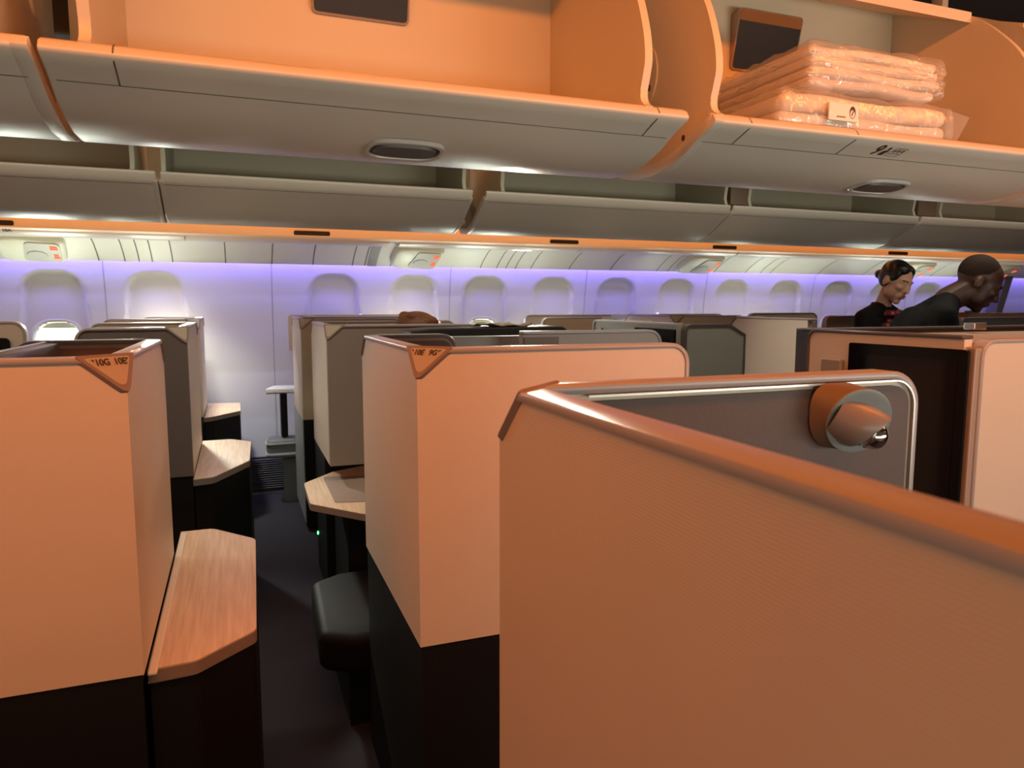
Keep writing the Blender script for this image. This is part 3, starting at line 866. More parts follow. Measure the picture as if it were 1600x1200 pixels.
# left of the passage
tG = shell('nearest suite shell left of the passage, plate reads 10G 10E', GL, -.167, -1, 1.28, 1.905, -1.5, -.46, .634, texts=('10G', '10E'))
o = table(tG, fillet([(-.166, 1.29), (-.166, 1.322), (-.09, 1.328), (.012, 1.418), (.024, 1.99), (-.085, 2.125), (-.166, 2.125)], [0, 0, .03, .03, .05, .03, 0]), .622, base=.985)
b = bmesh.new(); box(b, -.165, -.150, 1.30, 2.10, .620, .626, .002); finish('joint_strip', b, mat('joint_pale', (.78, .66, .54), .4), o, 0)
# literature slot inside the near left shell
b = bmesh.new(); box(b, -.40, -.372, 1.345, 1.86, 1.120, 1.160, .004)
o = finish('literature_pocket', b, CAPD); tag(o, 'dark slim pocket inside the shell whose plate reads 10G 10E', 'pocket')
b = bmesh.new(); box(b, -.404, -.396, 1.345, 1.86, 1.150, 1.164, .002); finish('metal_lip', b, METAL, o, 0)
tL2 = shell('second suite shell left of the passage, dark brown front panel and corner plate', GL, -.166, -1, 2.76, 3.47, -.50, -.57, .634, frontm=mat('front_brown', (.16, .12, .11), .5), texts=None)
table(tL2, fillet([(-.166, 2.76), (-.10, 2.775), (.026, 3.02), (.040, 3.44), (-.045, 3.53), (-.166, 3.53)], [0, .03, .04, .04, .03, 0]), .622, base=.985)
tL3 = shell('third suite shell left of the passage, against the window wall', GL, -.19, -1, 4.20, 4.80, -.64, -.52, .634, front_facet=True)
table(tL3, fillet([(-.19, 4.24), (-.138, 4.28), (.0, 4.46), (.0, 4.83), (-.19, 4.85)], [0, .03, .04, .03, 0]), .622, base=.985)
tLL = shell('tan suite shell panel with rounded corner at the left edge of the picture', GL, -1.5, 1, 3.20, 3.75, -.757, -1.0, .60, top=1.170, rear_facet=False, front_facet=False)
b = bmesh.new(); prism(b, fillet([(-1.2, .9), (-.797, .9), (-.797, 1.118), (-1.2, 1.118)], .02), 1, 3.185, 3.196); finish('black_screen', b, SCREEN, tLL, 0)

# right of the passage
tE = shell('pale suite shell in the middle, plate reads 10E 9G', GR, .312, 1, 1.32, 1.955, .905, .562, .578, texts=('10E', '9G'))
t2 = shell('second suite shell right of the passage, bright end wall and brown front', GR, .320, 1, 2.83, 3.45, .93, 1.0, .614, frontm=mat('front_brown2', (.30, .22, .18), .5), base=False)
b = bmesh.new(); box(b, .323, .350, 3.06, 3.447, 0, .614); box(b, .350, .90, 3.42, 3.447, 0, .614); finish('base', b, BASE, t2, 0)
t3 = shell('third suite shell right of the passage, tan front and orange plate, nearest the window wall', GR, .316, 1, 3.98, 4.62, .85, 1.19, .622, frontm=mat('front_tan', (.46, .37, .27), .5), base=False)
b = bmesh.new(); box(b, .316, .80, 3.985, 4.60, 0.03, .622); finish('base', b, BASE, t3, 0)
b = bmesh.new(); box(b, .312, .316, 3.99, 4.60, 0.05, .622); finish('lit_base_side', b, BASEG, t3, 0)  # light on the black base's side face put into a grey sheet
b = bmesh.new(); ellipsoid(b, (.3195, 3.425, .165), .006, .008, .008, sub=2)
o = finish('indicator_light', b, GLED); tag(o, 'small glowing green light low on the dark suite base past the side table', 'light')
b = bmesh.new(); box(b, .352, .56, 2.62, 3.41, 0, .524); o2 = finish('pedestal', b, BASE, t2, 0)
o.location.x += .004
tb = fillet([(.494, 3.086), (.35, 3.014), (.221, 2.856), (.216, 2.55), (.374, 2.358), (.60, 2.358), (.60, 3.086)], [0, .05, .04, .04, .03, 0, 0])
o = table(t2, tb, .55)
b = bmesh.new(); prism(b, fillet([(.298, 2.53), (.52, 2.48), (.56, 2.86), (.300, 2.93)], .02), 2, .550, .5525); finish('inset_pad', b, PADM, o, 0)
# dark ottoman beside the middle shell
b = bmesh.new(); prism(b, fillet([(.185, 2.03), (.20, 2.44), (.30, 2.50), (.55, 2.50), (.55, 1.975), (.28, 1.975)], .05), 2, .19, .31)
bevel_all(b, .028, 4, 40)
o = finish('cushion', b, LEATH, None, 60)
ot = thing('ottoman', 'dark leather ottoman cushion beside the middle shell low in the passage', 'ottoman', (.35, 2.2, 0))
o.parent = ot; o.matrix_parent_inverse = Matrix.Translation((-.35, -2.2, 0))
b = bmesh.new(); box(b, .27, .50, 2.05, 2.42, 0, .19); finish('plinth', b, BASE, ot, 0)

# nearest shell, we look over its rail into it
tN = shell('nearest suite shell at the right foreground, sloping rail across the picture', GR, .254, 1, -.12, .703, None, .805, .30, front=False, lin=LINEG, base=True)
b = bmesh.new()
pth = [(.34, SH-.003)]+arc(.805-.035, SH-.035, .0325, PI/2, 0, 8)+[(.8025, .30)]
prism(b, strip_outline(pth, .0022), 1, .666, .6695); finish('metal_trim', b, mat('trim_satin', (.40, .38, .36), .3, metal=.6), tN, 40)

# reading lamp on the inside of that shell
lt = thing('reading_lamp', 'swivelling reading lamp with chrome ball on the inner panel of the nearest shell', 'reading lamp', (.69, .665, 1.10))
Dn = Vector((-.22, -.92, -.26)).normalized(); Dh = Vector((.66, -.62, -.46)).normalized()
Cc = Vector((.678, .636, 1.113))
def axes(c, d):
    x = Vector((0, 0, 1)).cross(d).normalized(); return c, x, d.cross(x), d
def lp(F_, a, b_, c): return F_[0]+F_[1]*a+F_[2]*b_+F_[3]*c
FC_ = axes(Cc, Dn); FH = axes(Cc+Dn*.004+Vector((.004, 0, -.007)), Dh)
n_ = 40
def loft(rings, name, m, parent, close=False, smooth=50):
    bm = bmesh.new(); R = [[bm.verts.new(p) for p in r] for r in rings]
    for A, B in zip(R, R[1:]):
        for k in range(n_): bm.faces.new((A[k], A[(k+1) % n_], B[(k+1) % n_], B[k]))
    if close: bm.faces.new(R[-1])
    return finish(name, bm, m, parent, smooth)
rows = []
for f in range(7):
    t_ = f/6; row = []
    for k in range(n_):
        a = 2*PI*k/n_; c, s_ = math.cos(a), math.sin(a); e = 3.2 if s_ > 0 else 2.2
        cand = lp(FC_, c*.040, s_*.040, 0)
        # foot print on the panel: squarer at the top
        cc = math.copysign(abs(c)**(2/e), c); ss = math.copysign(abs(s_)**(2/e), s_)
        foot = Vector((Cc.x-.004-cc*.041*(-1 if FC_[1].x > 0 else 1), .6655, Cc.z+.002+ss*.040))
        row.append(foot*(1-t_)+cand*t_)
    rows.append(row)
loft(rows, 'housing', mat('lamp_bronze', (.19, .13, .09), .45), lt, False, 60)
def circ(F_, r, c, sl=0.0, dy=0.0): return [lp(F_, r*math.cos(2*PI*k/n_), r*math.sin(2*PI*k/n_)+dy, c+sl*r*math.sin(2*PI*k/n_)) for k in range(n_)]
loft([circ(FC_, r, c) for r, c in ((.038, -.003), (.0405, .0), (.0405, .0025), (.036, .0035), (.020, .001), (.018, -.003))], 'collar', mat('collar_grey', (.26, .27, .27), .35), lt)
loft([circ(FH, r, c, sl) for r, c, sl in ((.0265, -.034, 0), (.0275, -.006, .0), (.0265, .009, .40), (.0252, .0105, .40), (.0235, .009, .40), (.0220, -.01, .0), (.012, -.014, 0))], 'hood', mat('hood_taupe', (.27, .20, .17), .35), lt)
bm = bmesh.new(); ellipsoid(bm, lp(FH, 0, -.002, .014), .0168, .0168, .0168, sub=4)
finish('chrome_ball', bm, CHROME, lt, 80)
bm = bmesh.new(); tube(bm, circ(FH, .0174, .0125, 0, -.002)+[circ(FH, .0174, .0125, 0, -.002)[0]], .0012, 6, False)
finish('bezel_ring', bm, METAL, lt, 60)

# small fold-down tray, column and armrest seen past the third shell
o = thing('tray_table', 'small white folding tray sticking out past the third right shell', 'tray', (.24, 4.66, .60))
b = bmesh.new(); prism(b, fillet([(.145, 4.62), (.36, 4.62), (.36, 4.80), (.20, 4.80)], .012), 2, .705, .725); bevel_all(b, .004, 2, 40); finish('tray_leaf', b, WHITE, o, 40)
b = bmesh.new(); tube(b, [(.15, 4.615, .70), (.34, 4.615, .70)], .007, 8); finish('hinge_bar', b, METAL, o, 60)
b = bmesh.new(); box(b, .235, .275, 4.66, 4.76, .412, .70, .006); finish('arm', b, BASE, o, 0)
o = thing('armrest', 'grey armrest with two pale bands beside the white tray', 'armrest', (.24, 4.68, .25))
b = bmesh.new(); prism(b, fillet([(.135, 4.60), (.34, 4.60), (.34, 4.78), (.16, 4.78)], .045), 2, .29, .405); bevel_all(b, .015, 3, 40); finish('pad', b, GREYA, o, 60)
for z in (.385, .318):
    b = bmesh.new(); prism(b, fillet([(.131, 4.596), (.344, 4.596), (.344, 4.784), (.156, 4.784)], .045), 2, z-.006, z+.005); finish('pale_band', b, WHITE, o, 40)
b = bmesh.new(); box(b, .24, .34, 4.64, 4.76, .0, .30); finish('support', b, GREYA, o, 0)
# privacy screens on the third right shell toward the wall
b = bmesh.new(); prism(b, [(x, z) for x, z in [(.30, .95)]+[(.30, 1.15)]+arc(.325, 1.15, .025, PI, PI/2, 5)+arc(1.165, 1.15, .025, PI/2, 0, 5)+[(1.19, .95)]], 1, 4.70, 4.72)
o = finish('privacy_screen', b, LAM, None, 30); tag(o, 'low tan privacy screen with rounded corners behind the third right shell', 'privacy screen')
b = bmesh.new(); box(b, .32, .80, 4.73, 4.88, 1.135, 1.165, .004)
o2 = finish('window_ledge', b, mat('ledge_lilac', (.55, .52, .62), .4)); tag(o2, 'pale ledge under the dark closed window right of the passage', 'ledge', 'ledges under closed windows')
b = bmesh.new(); ellipsoid(b, (.755, 4.74, 1.172), .012, .012, .007, sub=2); finish('light', b, BLED, o2, 60)
b = bmesh.new(); box(b, 2.45, 3.05, 4.73, 4.88, 1.135, 1.168, .004)
o2 = finish('window_ledge', b, MATS['ledge_lilac']); tag(o2, 'pale ledge under the dark closed window behind the grey panels', 'ledge', 'ledges under closed windows')
b = bmesh.new(); ellipsoid(b, (2.99, 4.74, 1.172), .012, .012, .007, sub=2); finish('light', b, BLED, o2, 60)

# divider, hood and grey panel behind the middle shell
t = thing('divider_panel', 'low divider panel with rounded right end behind the middle shell', 'divider', (1.0, 1.96, 0))
def rpanel(nm, x0, x1, y0, y1, z0, z1, r, m, parent, left=0.0, cap=CAPM, capth=.010):
    pts = [(x0, z0), (x1, z0)]
    pts += arc(x1-r, z1-r, r, 0, PI/2, 6) if r else [(x1, z1)]
    pts += arc(x0+left, z1-left, left, PI/2, PI, 6) if left else [(x0, z1)]
    bm = bmesh.new(); prism(bm, pts, 1, y0, y1); o = finish(nm, bm, m, parent, 30)
    if cap:
        path = ([(x0, z0)]+arc(x0+left, z1-left, left, PI, PI/2, 6) if left else [(x0, z1)])
        path += (arc(x1-r, z1-r, r, PI/2, 0, 6)+[(x1, z0)]) if r else [(x1, z1)]
        bm = bmesh.new(); prism(bm, strip_outline(path, capth), 1, y0-.004, y1+.004); bevel_all(bm, .003, 1, 40)
        finish('cap_rail', bm, cap, o, 40)
    return o
rpanel('panel', .775, 1.235, 1.945, 1.975, .3, 1.158, .035, mat('divider_mauve', (.45, .38, .34), .5), t)
b = bmesh.new(); box(b, .778, .888, 1.940, 1.945, .3, 1.150); finish('brown_end', b, mat('divider_brown', (.20, .13, .10), .5), t, 0)
o = rpanel('rear_panel', .55, .86, 2.06, 2.09, .0, 1.150, 0, mat('panel_pale_grey', (.42, .41, .39), .5), None, cap=None)
tag(o, 'plain grey panel between the middle shell and the low divider', 'panel')
b = bmesh.new(); prism(b, [(.53, .7), (1.10, .7)]+arc(1.10-.03, 1.168-.03, .03, 0, PI/2, 6)+[(.60, 1.164), (.53, 1.155)], 1, 2.32, 2.50); bevel_all(b, .006, 2, 40)
o = finish('headrest_hood', b, mat('hood_black', (.012, .010, .010), .5)); tag(o, 'black seat back top with rounded right corner behind the grey panel', 'seat back')
b = bmesh.new(); box(b, .70, 1.0, 2.34, 2.48, .0, .70); finish('support', b, BASE, o, 0)
b = bmesh.new()
gr = [[b.verts.new((.79+.022*i, 2.33+.03*j, 1.176+.004*math.sin(i*1.7+j)+.003*math.cos(j*2.1+i*.6))) for j in range(6)] for i in range(9)]
for i in range(8):
    for j in range(5): b.faces.new((gr[i][j], gr[i+1][j], gr[i+1][j+1], gr[i][j+1]))
o = finish('headrest_cloth', b, mat('cloth_brown', (.20, .14, .10), .8)); tag(o, 'crumpled brown cloth lying on the black seat back', 'cloth')
sm = o.modifiers.new('thickness', 'SOLIDIFY'); sm.thickness = .004

# ------------------------------------------------------------------ next row ahead (right side of the picture)
GN = 'suite shells of the row ahead'
# unit with the big black monitor
tR = thing('monitor_suite', 'suite shell with large black monitor and pale side panel at the right', 'seat shell', (1.9, 1.5, 0), GN)
rpanel('front_panel', 1.733, 3.0, 1.25, 1.28, .3, SH-.004, 0, LAM, tR, left=.035)
b = bmesh.new(); box(b, 1.705, 1.733, 1.252, 1.278, .3, 1.14, .004); finish('side_post', b, mat('post_brown', (.34, .25, .20), .45), tR, 0)
b = bmesh.new()
prism(b, [(1.28, .3), (1.80, .3)]+arc(1.775, 1.135, .025, 0, PI/2, 6)+[(1.28, 1.160)], 0, 1.700, 1.728); finish('monitor_wall', b, LAM, tR, 30)
b = bmesh.new(); path = [(1.28, 1.160)]+arc(1.775, 1.135, .025, PI/2, 0, 6)+[(1.80, .3)]
prism(b, strip_outline(path, .010), 0, 1.694, 1.734); bevel_all(b, .003, 1, 40); finish('cap_rail', b, CAPD, tR, 40)
rpanel('rear_panel', 1.735, 3.2, 1.83, 1.90, .3, 1.158, 0, mat('rear_dark', (.07, .062, .066), .4), tR, cap=CAPD)
b = bmesh.new(); prism(b, fillet([(1.655, 1.005), (1.735, 1.005), (1.735, 1.083), (1.655, 1.083)], .006), 0, 1.682, 1.700)
bevel_all(b, .006, 1, 60); finish('control_box', b, mat('box_olive', (.30, .24, .17), .45), tR, 0)
b = bmesh.new(); box(b, 2.30, 2.36, 1.70, 1.74, 1.162, 1.185, .003); finish('chrome_hinge', b, METAL, tR, 0)
b = bmesh.new(); box(b, 1.735, 2.8, 1.30, 1.80, 1.12, 1.150); finish('top_shelf', b, mat('shelf_tan', (.45, .34, .26), .5), tR, 0)
b = bmesh.new(); box(b, 1.735, 3.0, 1.30, 1.83, .0, .9); finish('base', b, BASE, tR, 0)
b = bmesh.new(); prism(b, fillet([(1.262, .55), (1.632, .55), (1.632, 1.135), (1.262, 1.135)], .008), 0, 1.688, 1.700)
mo = finish('monitor', b, SCREEN, None, 0); tag(mo, 'large black glossy monitor facing the passage at the right', 'monitor')
b = bmesh.new(); prism(b, [(1.285, .60), (1.590, .60), (1.590, 1.105), (1.285, 1.105)], 0, 1.6868, 1.688); finish('display', b, mat('display_black', (.006, .006, .009), .08, spec=.4), mo, 0)

# dark grey panel with cut corner and the monitor beside it
tD = thing('suite_divider', 'dark grey suite panel with a cut top right corner, centre right', 'seat shell', (1.95, 2.75, 0), GN)
pts = [(1.80, .3), (2.10, .3), (2.10, 1.112), (2.02, 1.152)]+arc(1.825, 1.127, .025, PI/2, PI, 5)
b = bmesh.new(); prism(b, pts, 1, 2.62, 2.65); finish('front_panel', b, GREYP, tD, 30)
b = bmesh.new(); path = [(1.80, .3)]+arc(1.825, 1.127, .025, PI, PI/2, 6)+[(2.02, 1.152), (2.10, 1.112), (2.10, .3)]
prism(b, strip_outline(path, .008), 1, 2.616, 2.654); finish('cap_rail', b, CAPD, tD, 30)
b = bmesh.new(); prism(b, [(2.652, .3), (3.42, .3)]+arc(3.395, 1.130, .025, 0, PI/2, 6)+[(2.652, 1.155)], 0, 1.770, 1.80); finish('monitor_wall', b, mat('wall_olive', (.33, .29, .23), .5), tD, 30)
b = bmesh.new(); path = [(2.652, 1.155)]+arc(3.395, 1.130, .025, PI/2, 0, 6)+[(3.42, .3)]
prism(b, strip_outline(path, .008), 0, 1.765, 1.805); finish('cap_rail', b, CAPM, tD, 30)
b = bmesh.new(); box(b, 1.80, 2.10, 3.38, 3.41, .3, 1.155); finish('rear_panel', b, LAM, tD, 0)
b = bmesh.new(); box(b, 1.80, 2.09, 2.66, 3.38, 0, .6); finish('base', b, BASE, tD, 0)
b = bmesh.new(); prism(b, fillet([(2.654, .6), (2.985, .6), (2.985, 1.136), (2.654, 1.136)], .004), 0, 1.758, 1.770)
mo = finish('monitor', b, SCREEN, None, 0); tag(mo, 'black monitor just left of the dark grey cut-corner panel', 'monitor')
b = bmesh.new(); prism(b, [(2.68, .65), (2.96, .65), (2.96, 1.10), (2.69, 1.10)], 0, 1.7568, 1.758); finish('display', b, MATS['display_black'], mo, 0)
b = bmesh.new(); ellipsoid(b, (1.768, 3.33, 1.11), .006, .014, .014, sub=2); finish('coat_hook', b, CAPD, tD, 60)

# the same shells one row ahead
shell('tan shell end wall behind the dark grey cut-corner panel', GN, 2.70, 1, 2.88, 3.50, None, 2.95, .61, top=1.164, front=False, endm=mat('end_tan', (.70, .58, .46), .5))
shell('shell with bright end and orange plate by the windows, one row ahead', GN, 2.66, 1, 4.0, 4.66, 3.2, 3.5, .62, top=1.160)
t = thing('window_suite', 'tan window suite screens with two rounded left corners, centre of picture', 'seat shell', (2.1, 4.3, 0), GN)
rpanel('rear_screen', 1.885, 2.55, 4.66, 4.69, .3, 1.158, 0, LAM, t, left=.03)
rpanel('front_screen', 1.81, 2.22, 4.18, 4.21, .3, 1.148, 0, mat('screen_tan', (.50, .40, .30), .5), t, left=.03)
b = bmesh.new(); box(b, 2.19, 2.22, 4.21, 4.66, .3, 1.15); finish('side_screen', b, LAM, t, 0)
b = bmesh.new(); box(b, 1.9, 2.5, 4.22, 4.65, 0, .5); finish('base', b, BASE, t, 0)
# far right: further suites
t = thing('window_suite', 'low dark-topped suite shells between the woman and the window wall', 'seat shell', (4.2, 4.2, 0), GN)
rpanel('rear_screen', 3.70, 4.35, 4.55, 4.58, .3, 1.165, .04, mat('screen_tan2', (.40, .31, .23), .5), t, left=.04, cap=CAPD)
rpanel('front_screen', 3.55, 4.10, 3.62, 3.65, .3, 1.160, .04, MATS['screen_tan2'], t, left=.03)
b = bmesh.new(); box(b, 3.6, 4.3, 3.65, 4.55, 0, .8); finish('base', b, BASE, t, 0)
t = thing('window_suite', 'suite shells with tan tops beyond the bowing man at the right edge', 'seat shell', (5.2, 3.6, 0), GN)
rpanel('rear_screen', 4.55, 6.4, 3.78, 3.81, .3, 1.170, 0, mat('screen_tan3', (.55, .38, .26), .5), t, left=.03)
rpanel('front_screen', 4.35, 6.4, 3.30, 3.35, .3, 1.150, 0, MATS['rear_dark'], t, left=.03, cap=CAPD)
b = bmesh.new(); box(b, 4.6, 6.4, 3.36, 3.78, 0, 1.10); finish('base', b, BASE, t, 0)
b = bmesh.new(); box(b, 4.95, 5.05, 3.74, 3.80, 1.18, 1.20, .003); finish('latch', b, METAL, t, 0)

# ------------------------------------------------------------------ people
def remeshed(name, bm, m, parent, vox, smooth_it=3, smoothf=.5):
    o = finish(name, bm, m, parent, 0)
    r = o.modifiers.new('skin', 'REMESH'); r.mode = 'VOXEL'; r.voxel_size = vox; r.use_smooth_shade = True
    s = o.modifiers.new('soften', 'SMOOTH'); s.iterations = smooth_it; s.factor = smoothf
    return o
def head_parts(bm, H, R, female):
    """head centred at H (between the ears), R rotates local (x=forward, z=up)"""
    def P(x, y, z): return H+R @ Vector((x, y, z))
    Q = R.to_quaternion() if hasattr(R, 'to_quaternion') else R
    k = .93 if female else 1.0
    ellipsoid(bm, P(-.012, 0, .045), .098*k, .076*k, .085*k, Q)
    ellipsoid(bm, P(.030, 0, .010), .066*k, .066*k, .085*k, Q)
    ellipsoid(bm, P(.035, 0, -.052), .052*k, .052*k, .055*k, Q)
    ellipsoid(bm, P(.066*k, 0, -.092), .022, .024, .020, Q)             # chin
    for s in (-1, 1):
        ellipsoid(bm, P(.028, s*.046*k, -.042), .040, .018, .044, Q)       # jaw
        ellipsoid(bm, P(.066*k, s*.036, -.008), .022, .024, .020, Q)       # cheek
        ellipsoid(bm, P(-.012, s*.077*k, .0), .020, .010, .032, Q)         # ear
        capsule(bm, P(.088*k, s*.012, .034), .009, P(.074*k, s*.045, .030), .008)  # brow
        capsule(bm, P(.096*k, s*.010, -.024), .009, P(.090*k, s*.014, -.026), .007)
    capsule(bm, P(.088*k, 0, .022), .009, P(.110*k if female else .113, 0, -.020), .012)  # nose
    capsule(bm, P(.088*k, -.018, -.050), .008, P(.088*k, .018, -.050), .008)
    capsule(bm, P(.086*k, -.016, -.062), .009, P(.086*k, .016, -.062), .009)
    ellipsoid(bm, P(.086*k, 0, -.040), .012, .02, .014, Q)
    return P, Q, k
def hand(bm, W, D, N, s=1.0):
    """W wrist, D direction of fingers, N palm normal"""
    D = D.normalized(); N = (N-D*N.dot(D)).normalized(); Sd = D.cross(N)
    t = bmesh.new(); bmesh.ops.create_icosphere(t, subdivisions=3, radius=1)
    M = Matrix((Sd*.040*s, D*.050*s, N*.016*s)).transposed().to_4x4(); M.translation = W+D*.045*s
    bmesh.ops.transform(t, matrix=M, verts=t.verts); merge(bm, t)
    for k, (o, L) in enumerate(((-.030, .062), (-.010, .072), (.010, .068), (.029, .052))):
        a = W+D*.080*s+Sd*o*s; b_ = a+(D*.8-N*.25).normalized()*L*.5*s; c = b_+(D*.55-N*.7).normalized()*L*.5*s
        capsule(bm, a, .0085*s, b_, .008*s); capsule(bm, b_, .008*s, c, .007*s)
    a = W+D*.025*s-Sd*.032*s; b_ = a+(D*.6-Sd*.7-N*.2).normalized()*.038*s; c = b_+(D*.9-Sd*.2-N*.3).normalized()*.030*s
    capsule(bm, a, .011*s, b_, .0095*s); capsule(bm, b_, .0095*s, c, .008*s)

def person(label, base, yaw, joints, female, skin, headrot):
    t = thing('person', label, 'person', base, 'cabin attendants in the aisle')
    Rz = Matrix.Rotation(yaw, 3, 'Z'); B = Vector(base)
    J = {k: B+Rz @ Vector(v) for k, v in joints.items()}
    HR = (Rz @ headrot)
    H = J['head']
    bm = bmesh.new()
    P, Q, k = head_parts(bm, H, HR, female)
    nr = .044 if female else .058
    capsule(bm, J['neck'], nr*1.1, P(-.018, 0, -.035), nr)
    def limb(bm, names, rs):
        for (a, b_), (ra, rb) in zip(zip(names, names[1:]), zip(rs, rs[1:])): capsule(bm, J[a], ra, J[b_], rb)
    f = .86 if female else 1.0
    def torso(bm, g):
        capsule(bm, J['pelvis_l'], .085*f+g, J['pelvis_r'], .085*f+g)
        capsule(bm, J['pelvis'], .105*f+g, J['waist'], .095*f+g)
        capsule(bm, J['waist'], .095*f+g, J['chest'], .115*f+g)
        capsule(bm, J['chest_l'], .088*f+g, J['chest_r'], .088*f+g)
        capsule(bm, J['shoulder_l'], .052*f+g, J['chest'], .085*f+g); capsule(bm, J['shoulder_r'], .052*f+g, J['chest'], .085*f+g)
        capsule(bm, J['shoulder_l'], .050*f+g, J['neck'], .048*f+g*.5); capsule(bm, J['shoulder_r'], .050*f+g, J['neck'], .048*f+g*.5)
        capsule(bm, J['chest'], .08*f+g, J['neck'], .052*f+g*.5)
    torso(bm, 0)
    for s in 'lr':
        limb(bm, ['shoulder_'+s, 'elbow_'+s, 'wrist_'+s], [.048*f, .040*f, .028*f])
        limb(bm, ['pelvis_'+s, 'knee_'+s, 'ankle_'+s], [.088*f, .056*f, .038*f])
        fwd = Rz @ Vector((1, 0, 0))
        capsule(bm, J['ankle_'+s]+Vector((0, 0, -.035)), .035*f, J['ankle_'+s]+fwd*.13+Vector((0, 0, -.045)), .026*f)
        hand(bm, J['wrist_'+s], (J['wrist_'+s]-J['elbow_'+s]), Rz @ Vector((0, 1 if s == 'r' else -1, 0)), .95 if female else 1.05)
    body = remeshed('body', bm, skin, t, .0058, 5, .5)
    # clothes
    bm = bmesh.new(); torso(bm, .012)
    for s in 'lr': limb(bm, ['shoulder_'+s, 'elbow_'+s, 'wrist_'+s], [.064*f, .054*f, .042*f])
    remeshed('jacket', bm, JACK, t, .010, 3)
    bm = bmesh.new()
    for s in 'lr': limb(bm, ['pelvis_'+s, 'knee_'+s, 'ankle_'+s], [.102*f, .072*f, .055*f])
    capsule(bm, J['pelvis_l'], .099*f, J['pelvis_r'], .099*f)
    if female:
        capsule(bm, J['knee_l'], .085, J['knee_r'], .085); capsule(bm, J['pelvis'], .115, (J['knee_l']+J['knee_r'])/2, .10)
    remeshed('trousers' if not female else 'skirt', bm, JACK, t, .012, 3)
    for s in 'lr':
        fwd = Rz @ Vector((1, 0, 0)); bm = bmesh.new()
        capsule(bm, J['ankle_'+s]+Vector((0, 0, -.036)), .043*f, J['ankle_'+s]+fwd*.14+Vector((0, 0, -.048)), .032*f)
        finish('shoe', bm, JACK, t, 60)
    for s in (-1, 1):
        bm = bmesh.new(); capsule(bm, P(.083*k, s*.022, .006), .0042, P(.073*k, s*.045, .003), .0035)
        finish('eye', bm, EYEM, t, 60)
        bm = bmesh.new(); capsule(bm, P(.094*k, s*.016, .036), .0032, P(.080*k, s*.048, .037), .0025)
        finish('eyebrow', bm, EYEM, t, 60)
    return t, J, P, Q, k, Rz
# woman with hair bun
wj = dict(head=(.075, 0, 1.405), neck=(.0, 0, 1.265), chest=(-.02, 0, 1.08), chest_l=(-.02, .065, 1.10), chest_r=(-.02, -.065, 1.10),
          shoulder_l=(-.01, .148, 1.195), shoulder_r=(-.01, -.148, 1.195), waist=(-.06, 0, .93), pelvis=(-.07, 0, .82), pelvis_l=(-.07, .075, .80), pelvis_r=(-.07, -.075, .80),
          elbow_l=(.03, .20, .96), elbow_r=(.03, -.20, .96), wrist_l=(.20, .10, .90), wrist_r=(.20, -.10, .90),
          knee_l=(-.03, .08, .44), knee_r=(-.03, -.08, .44), ankle_l=(-.06, .08, .112), ankle_r=(-.06, -.08, .112))
hr = Matrix.Rotation(math.radians(-8), 3, 'X') @ Matrix.Rotation(math.radians(22), 3, 'Y')
tw, J, P, Q, k, Rz = person('woman in black jacket and red floral scarf, hair in a bun, looking down', (3.66, 3.30, -.035), math.radians(-84), wj, True, SKINW, hr)
bm = bmesh.new()
ellipsoid(bm, P(-.022, 0, .052), .094, .077, .084, Q)
ellipsoid(bm, P(.006, .026, .084), .060, .046, .040, Q); ellipsoid(bm, P(.006, -.026, .084), .060, .046, .040, Q)
ellipsoid(bm, P(-.040, 0, .02), .070, .072, .072, Q)
for s in (-1, 1): ellipsoid(bm, P(.012, s*.062, .050), .038, .013, .042, Q)
capsule(bm, P(-.09, 0, .020), .026, P(-.122, 0, .012), .031)
remeshed('hair', bm, HAIRB, tw, .006, 3)
bm = bmesh.new(); capsule(bm, P(.089, -.013, -.0505), .0062, P(.089, .013, -.0505), .0062); capsule(bm, P(.089, -.012, -.060), .0068, P(.089, .012, -.060), .0068)
finish('lips', bm, LIPS, tw, 60)
bm = bmesh.new(); rnd = random.Random(2)
C0 = J['neck']+Rz @ Vector((.045, 0, -.075))
for i in range(26):
    a = Vector((rnd.uniform(.0, .06), rnd.uniform(-.07, .07), rnd.uniform(-.12, .045)))
    ellipsoid(bm, C0+Rz @ a, .028, .028, .022, sub=2)
for s in (-1, 1): capsule(bm, C0+Rz @ Vector((0, 0, .02)), .03, J['neck']+Rz @ Vector((-.02, s*.05, .01)), .022)
remeshed('scarf', bm, SCARF, tw, .008, 1)

# bowing man
mj = dict(head=(.375, 0, 1.362), neck=(.262, 0, 1.29), chest=(.15, 0, 1.145), chest_l=(.15, .085, 1.15), chest_r=(.15, -.085, 1.15),
          shoulder_l=(.20, .18, 1.215), shoulder_r=(.20, -.18, 1.215), waist=(.02, 0, .97), pelvis=(-.05, 0, .87), pelvis_l=(-.05, .08, .85), pelvis_r=(-.05, -.08, .85),
          elbow_l=(.25, .22, .92), elbow_r=(.25, -.22, .92), wrist_l=(.38, .16, .72), wrist_r=(.38, -.16, .72),
          knee_l=(-.01, .09, .48), knee_r=(-.01, -.09, .48), ankle_l=(-.06, .09, .11), ankle_r=(-.06, -.09, .11))
hr = Matrix.Rotation(math.radians(32), 3, 'Y')
tm, J, P, Q, k, Rz = person('man in black jacket with shaved head bowing forward in the aisle', (2.940, 2.628, -.025), math.radians(-38), mj, False, SKINM, hr)
bm = bmesh.new(); ellipsoid(bm, P(-.021, 0, .052), .0925, .0772, .0845, Q)
remeshed('hair', bm, mat('hair_cropped', (.028, .015, .011), .8, spec=.2), tm, .006, 2)
bm = bmesh.new(); capsule(bm, P(.091, -.016, -.052), .006, P(.091, .016, -.052), .006); finish('lips', bm, mat('lips_dark', (.07, .025, .02), .5), tm, 60)

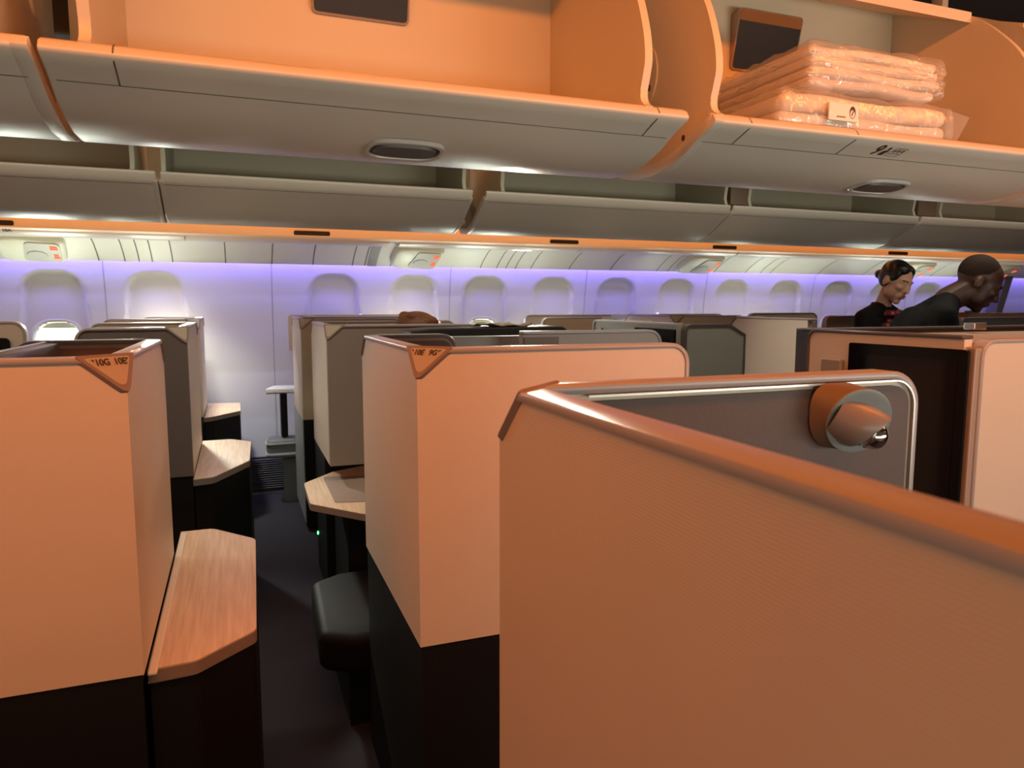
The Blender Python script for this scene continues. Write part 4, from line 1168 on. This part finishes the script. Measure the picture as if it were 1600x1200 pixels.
# seated passenger: only the hair shows above the shell
t = thing('person', 'seated passenger, only brown hair showing above the second right shell', 'person', (.745, 3.14, .45))
hr = Matrix.Rotation(math.radians(10), 3, 'Y'); Hc = Vector((.765, 3.14, 1.085))
bm = bmesh.new(); P, Q, k = head_parts(bm, Hc, hr, True)
capsule(bm, (.74, 3.14, .96), .055, P(-.02, 0, -.03), .046)
capsule(bm, (.72, 3.14, .58), .12, (.73, 3.14, .84), .11)
for s in (-1, 1):
    sh_ = Vector((.74, 3.14+s*.14, .90)); capsule(bm, sh_, .05, (.73, 3.14, .88), .07)
    el = Vector((.80, 3.14+s*.17, .70)); wr = Vector((.98, 3.14+s*.10, .66))
    capsule(bm, sh_, .046, el, .04); capsule(bm, el, .04, wr, .028); hand(bm, wr, wr-el, Vector((0, 0, 1)), .9)
    hp_, kn, an = Vector((.72, 3.14+s*.08, .55)), Vector((1.14, 3.14+s*.09, .53)), Vector((1.18, 3.14+s*.09, .12))
    capsule(bm, hp_, .09, kn, .06); capsule(bm, kn, .058, an, .04); capsule(bm, an+Vector((0, 0, -.07)), .034, an+Vector((.14, 0, -.085)), .026)
remeshed('body', bm, SKINW, t, .009, 3)
bm = bmesh.new(); ellipsoid(bm, P(-.02, 0, .050), .105, .088, .076, Q); ellipsoid(bm, P(-.03, 0, -.01), .09, .09, .10, Q)
for i in range(14):
    a = 2*PI*i/14; ellipsoid(bm, P(-.02+.07*math.cos(a), .06*math.sin(a), .085+.012*math.sin(i*2.3)), .03, .024, .02, Q, sub=2)
remeshed('hair', bm, HAIRN, t, .007, 1)
bm = bmesh.new(); capsule(bm, (.72, 3.14, .58), .132, (.73, 3.14, .84), .122)
for s in (-1, 1):
    sh_ = Vector((.74, 3.14+s*.14, .90)); capsule(bm, sh_, .062, (.73, 3.14, .86), .08); el = Vector((.80, 3.14+s*.17, .70)); wr = Vector((.98, 3.14+s*.10, .66)); capsule(bm, sh_, .058, el, .052); capsule(bm, el, .052, wr, .04)
    hp_, kn, an = Vector((.72, 3.14+s*.08, .55)), Vector((1.14, 3.14+s*.09, .53)), Vector((1.18, 3.14+s*.09, .12)); capsule(bm, hp_, .10, kn, .072); capsule(bm, kn, .07, an, .052)
remeshed('clothes', bm, JACK, t, .012, 3)
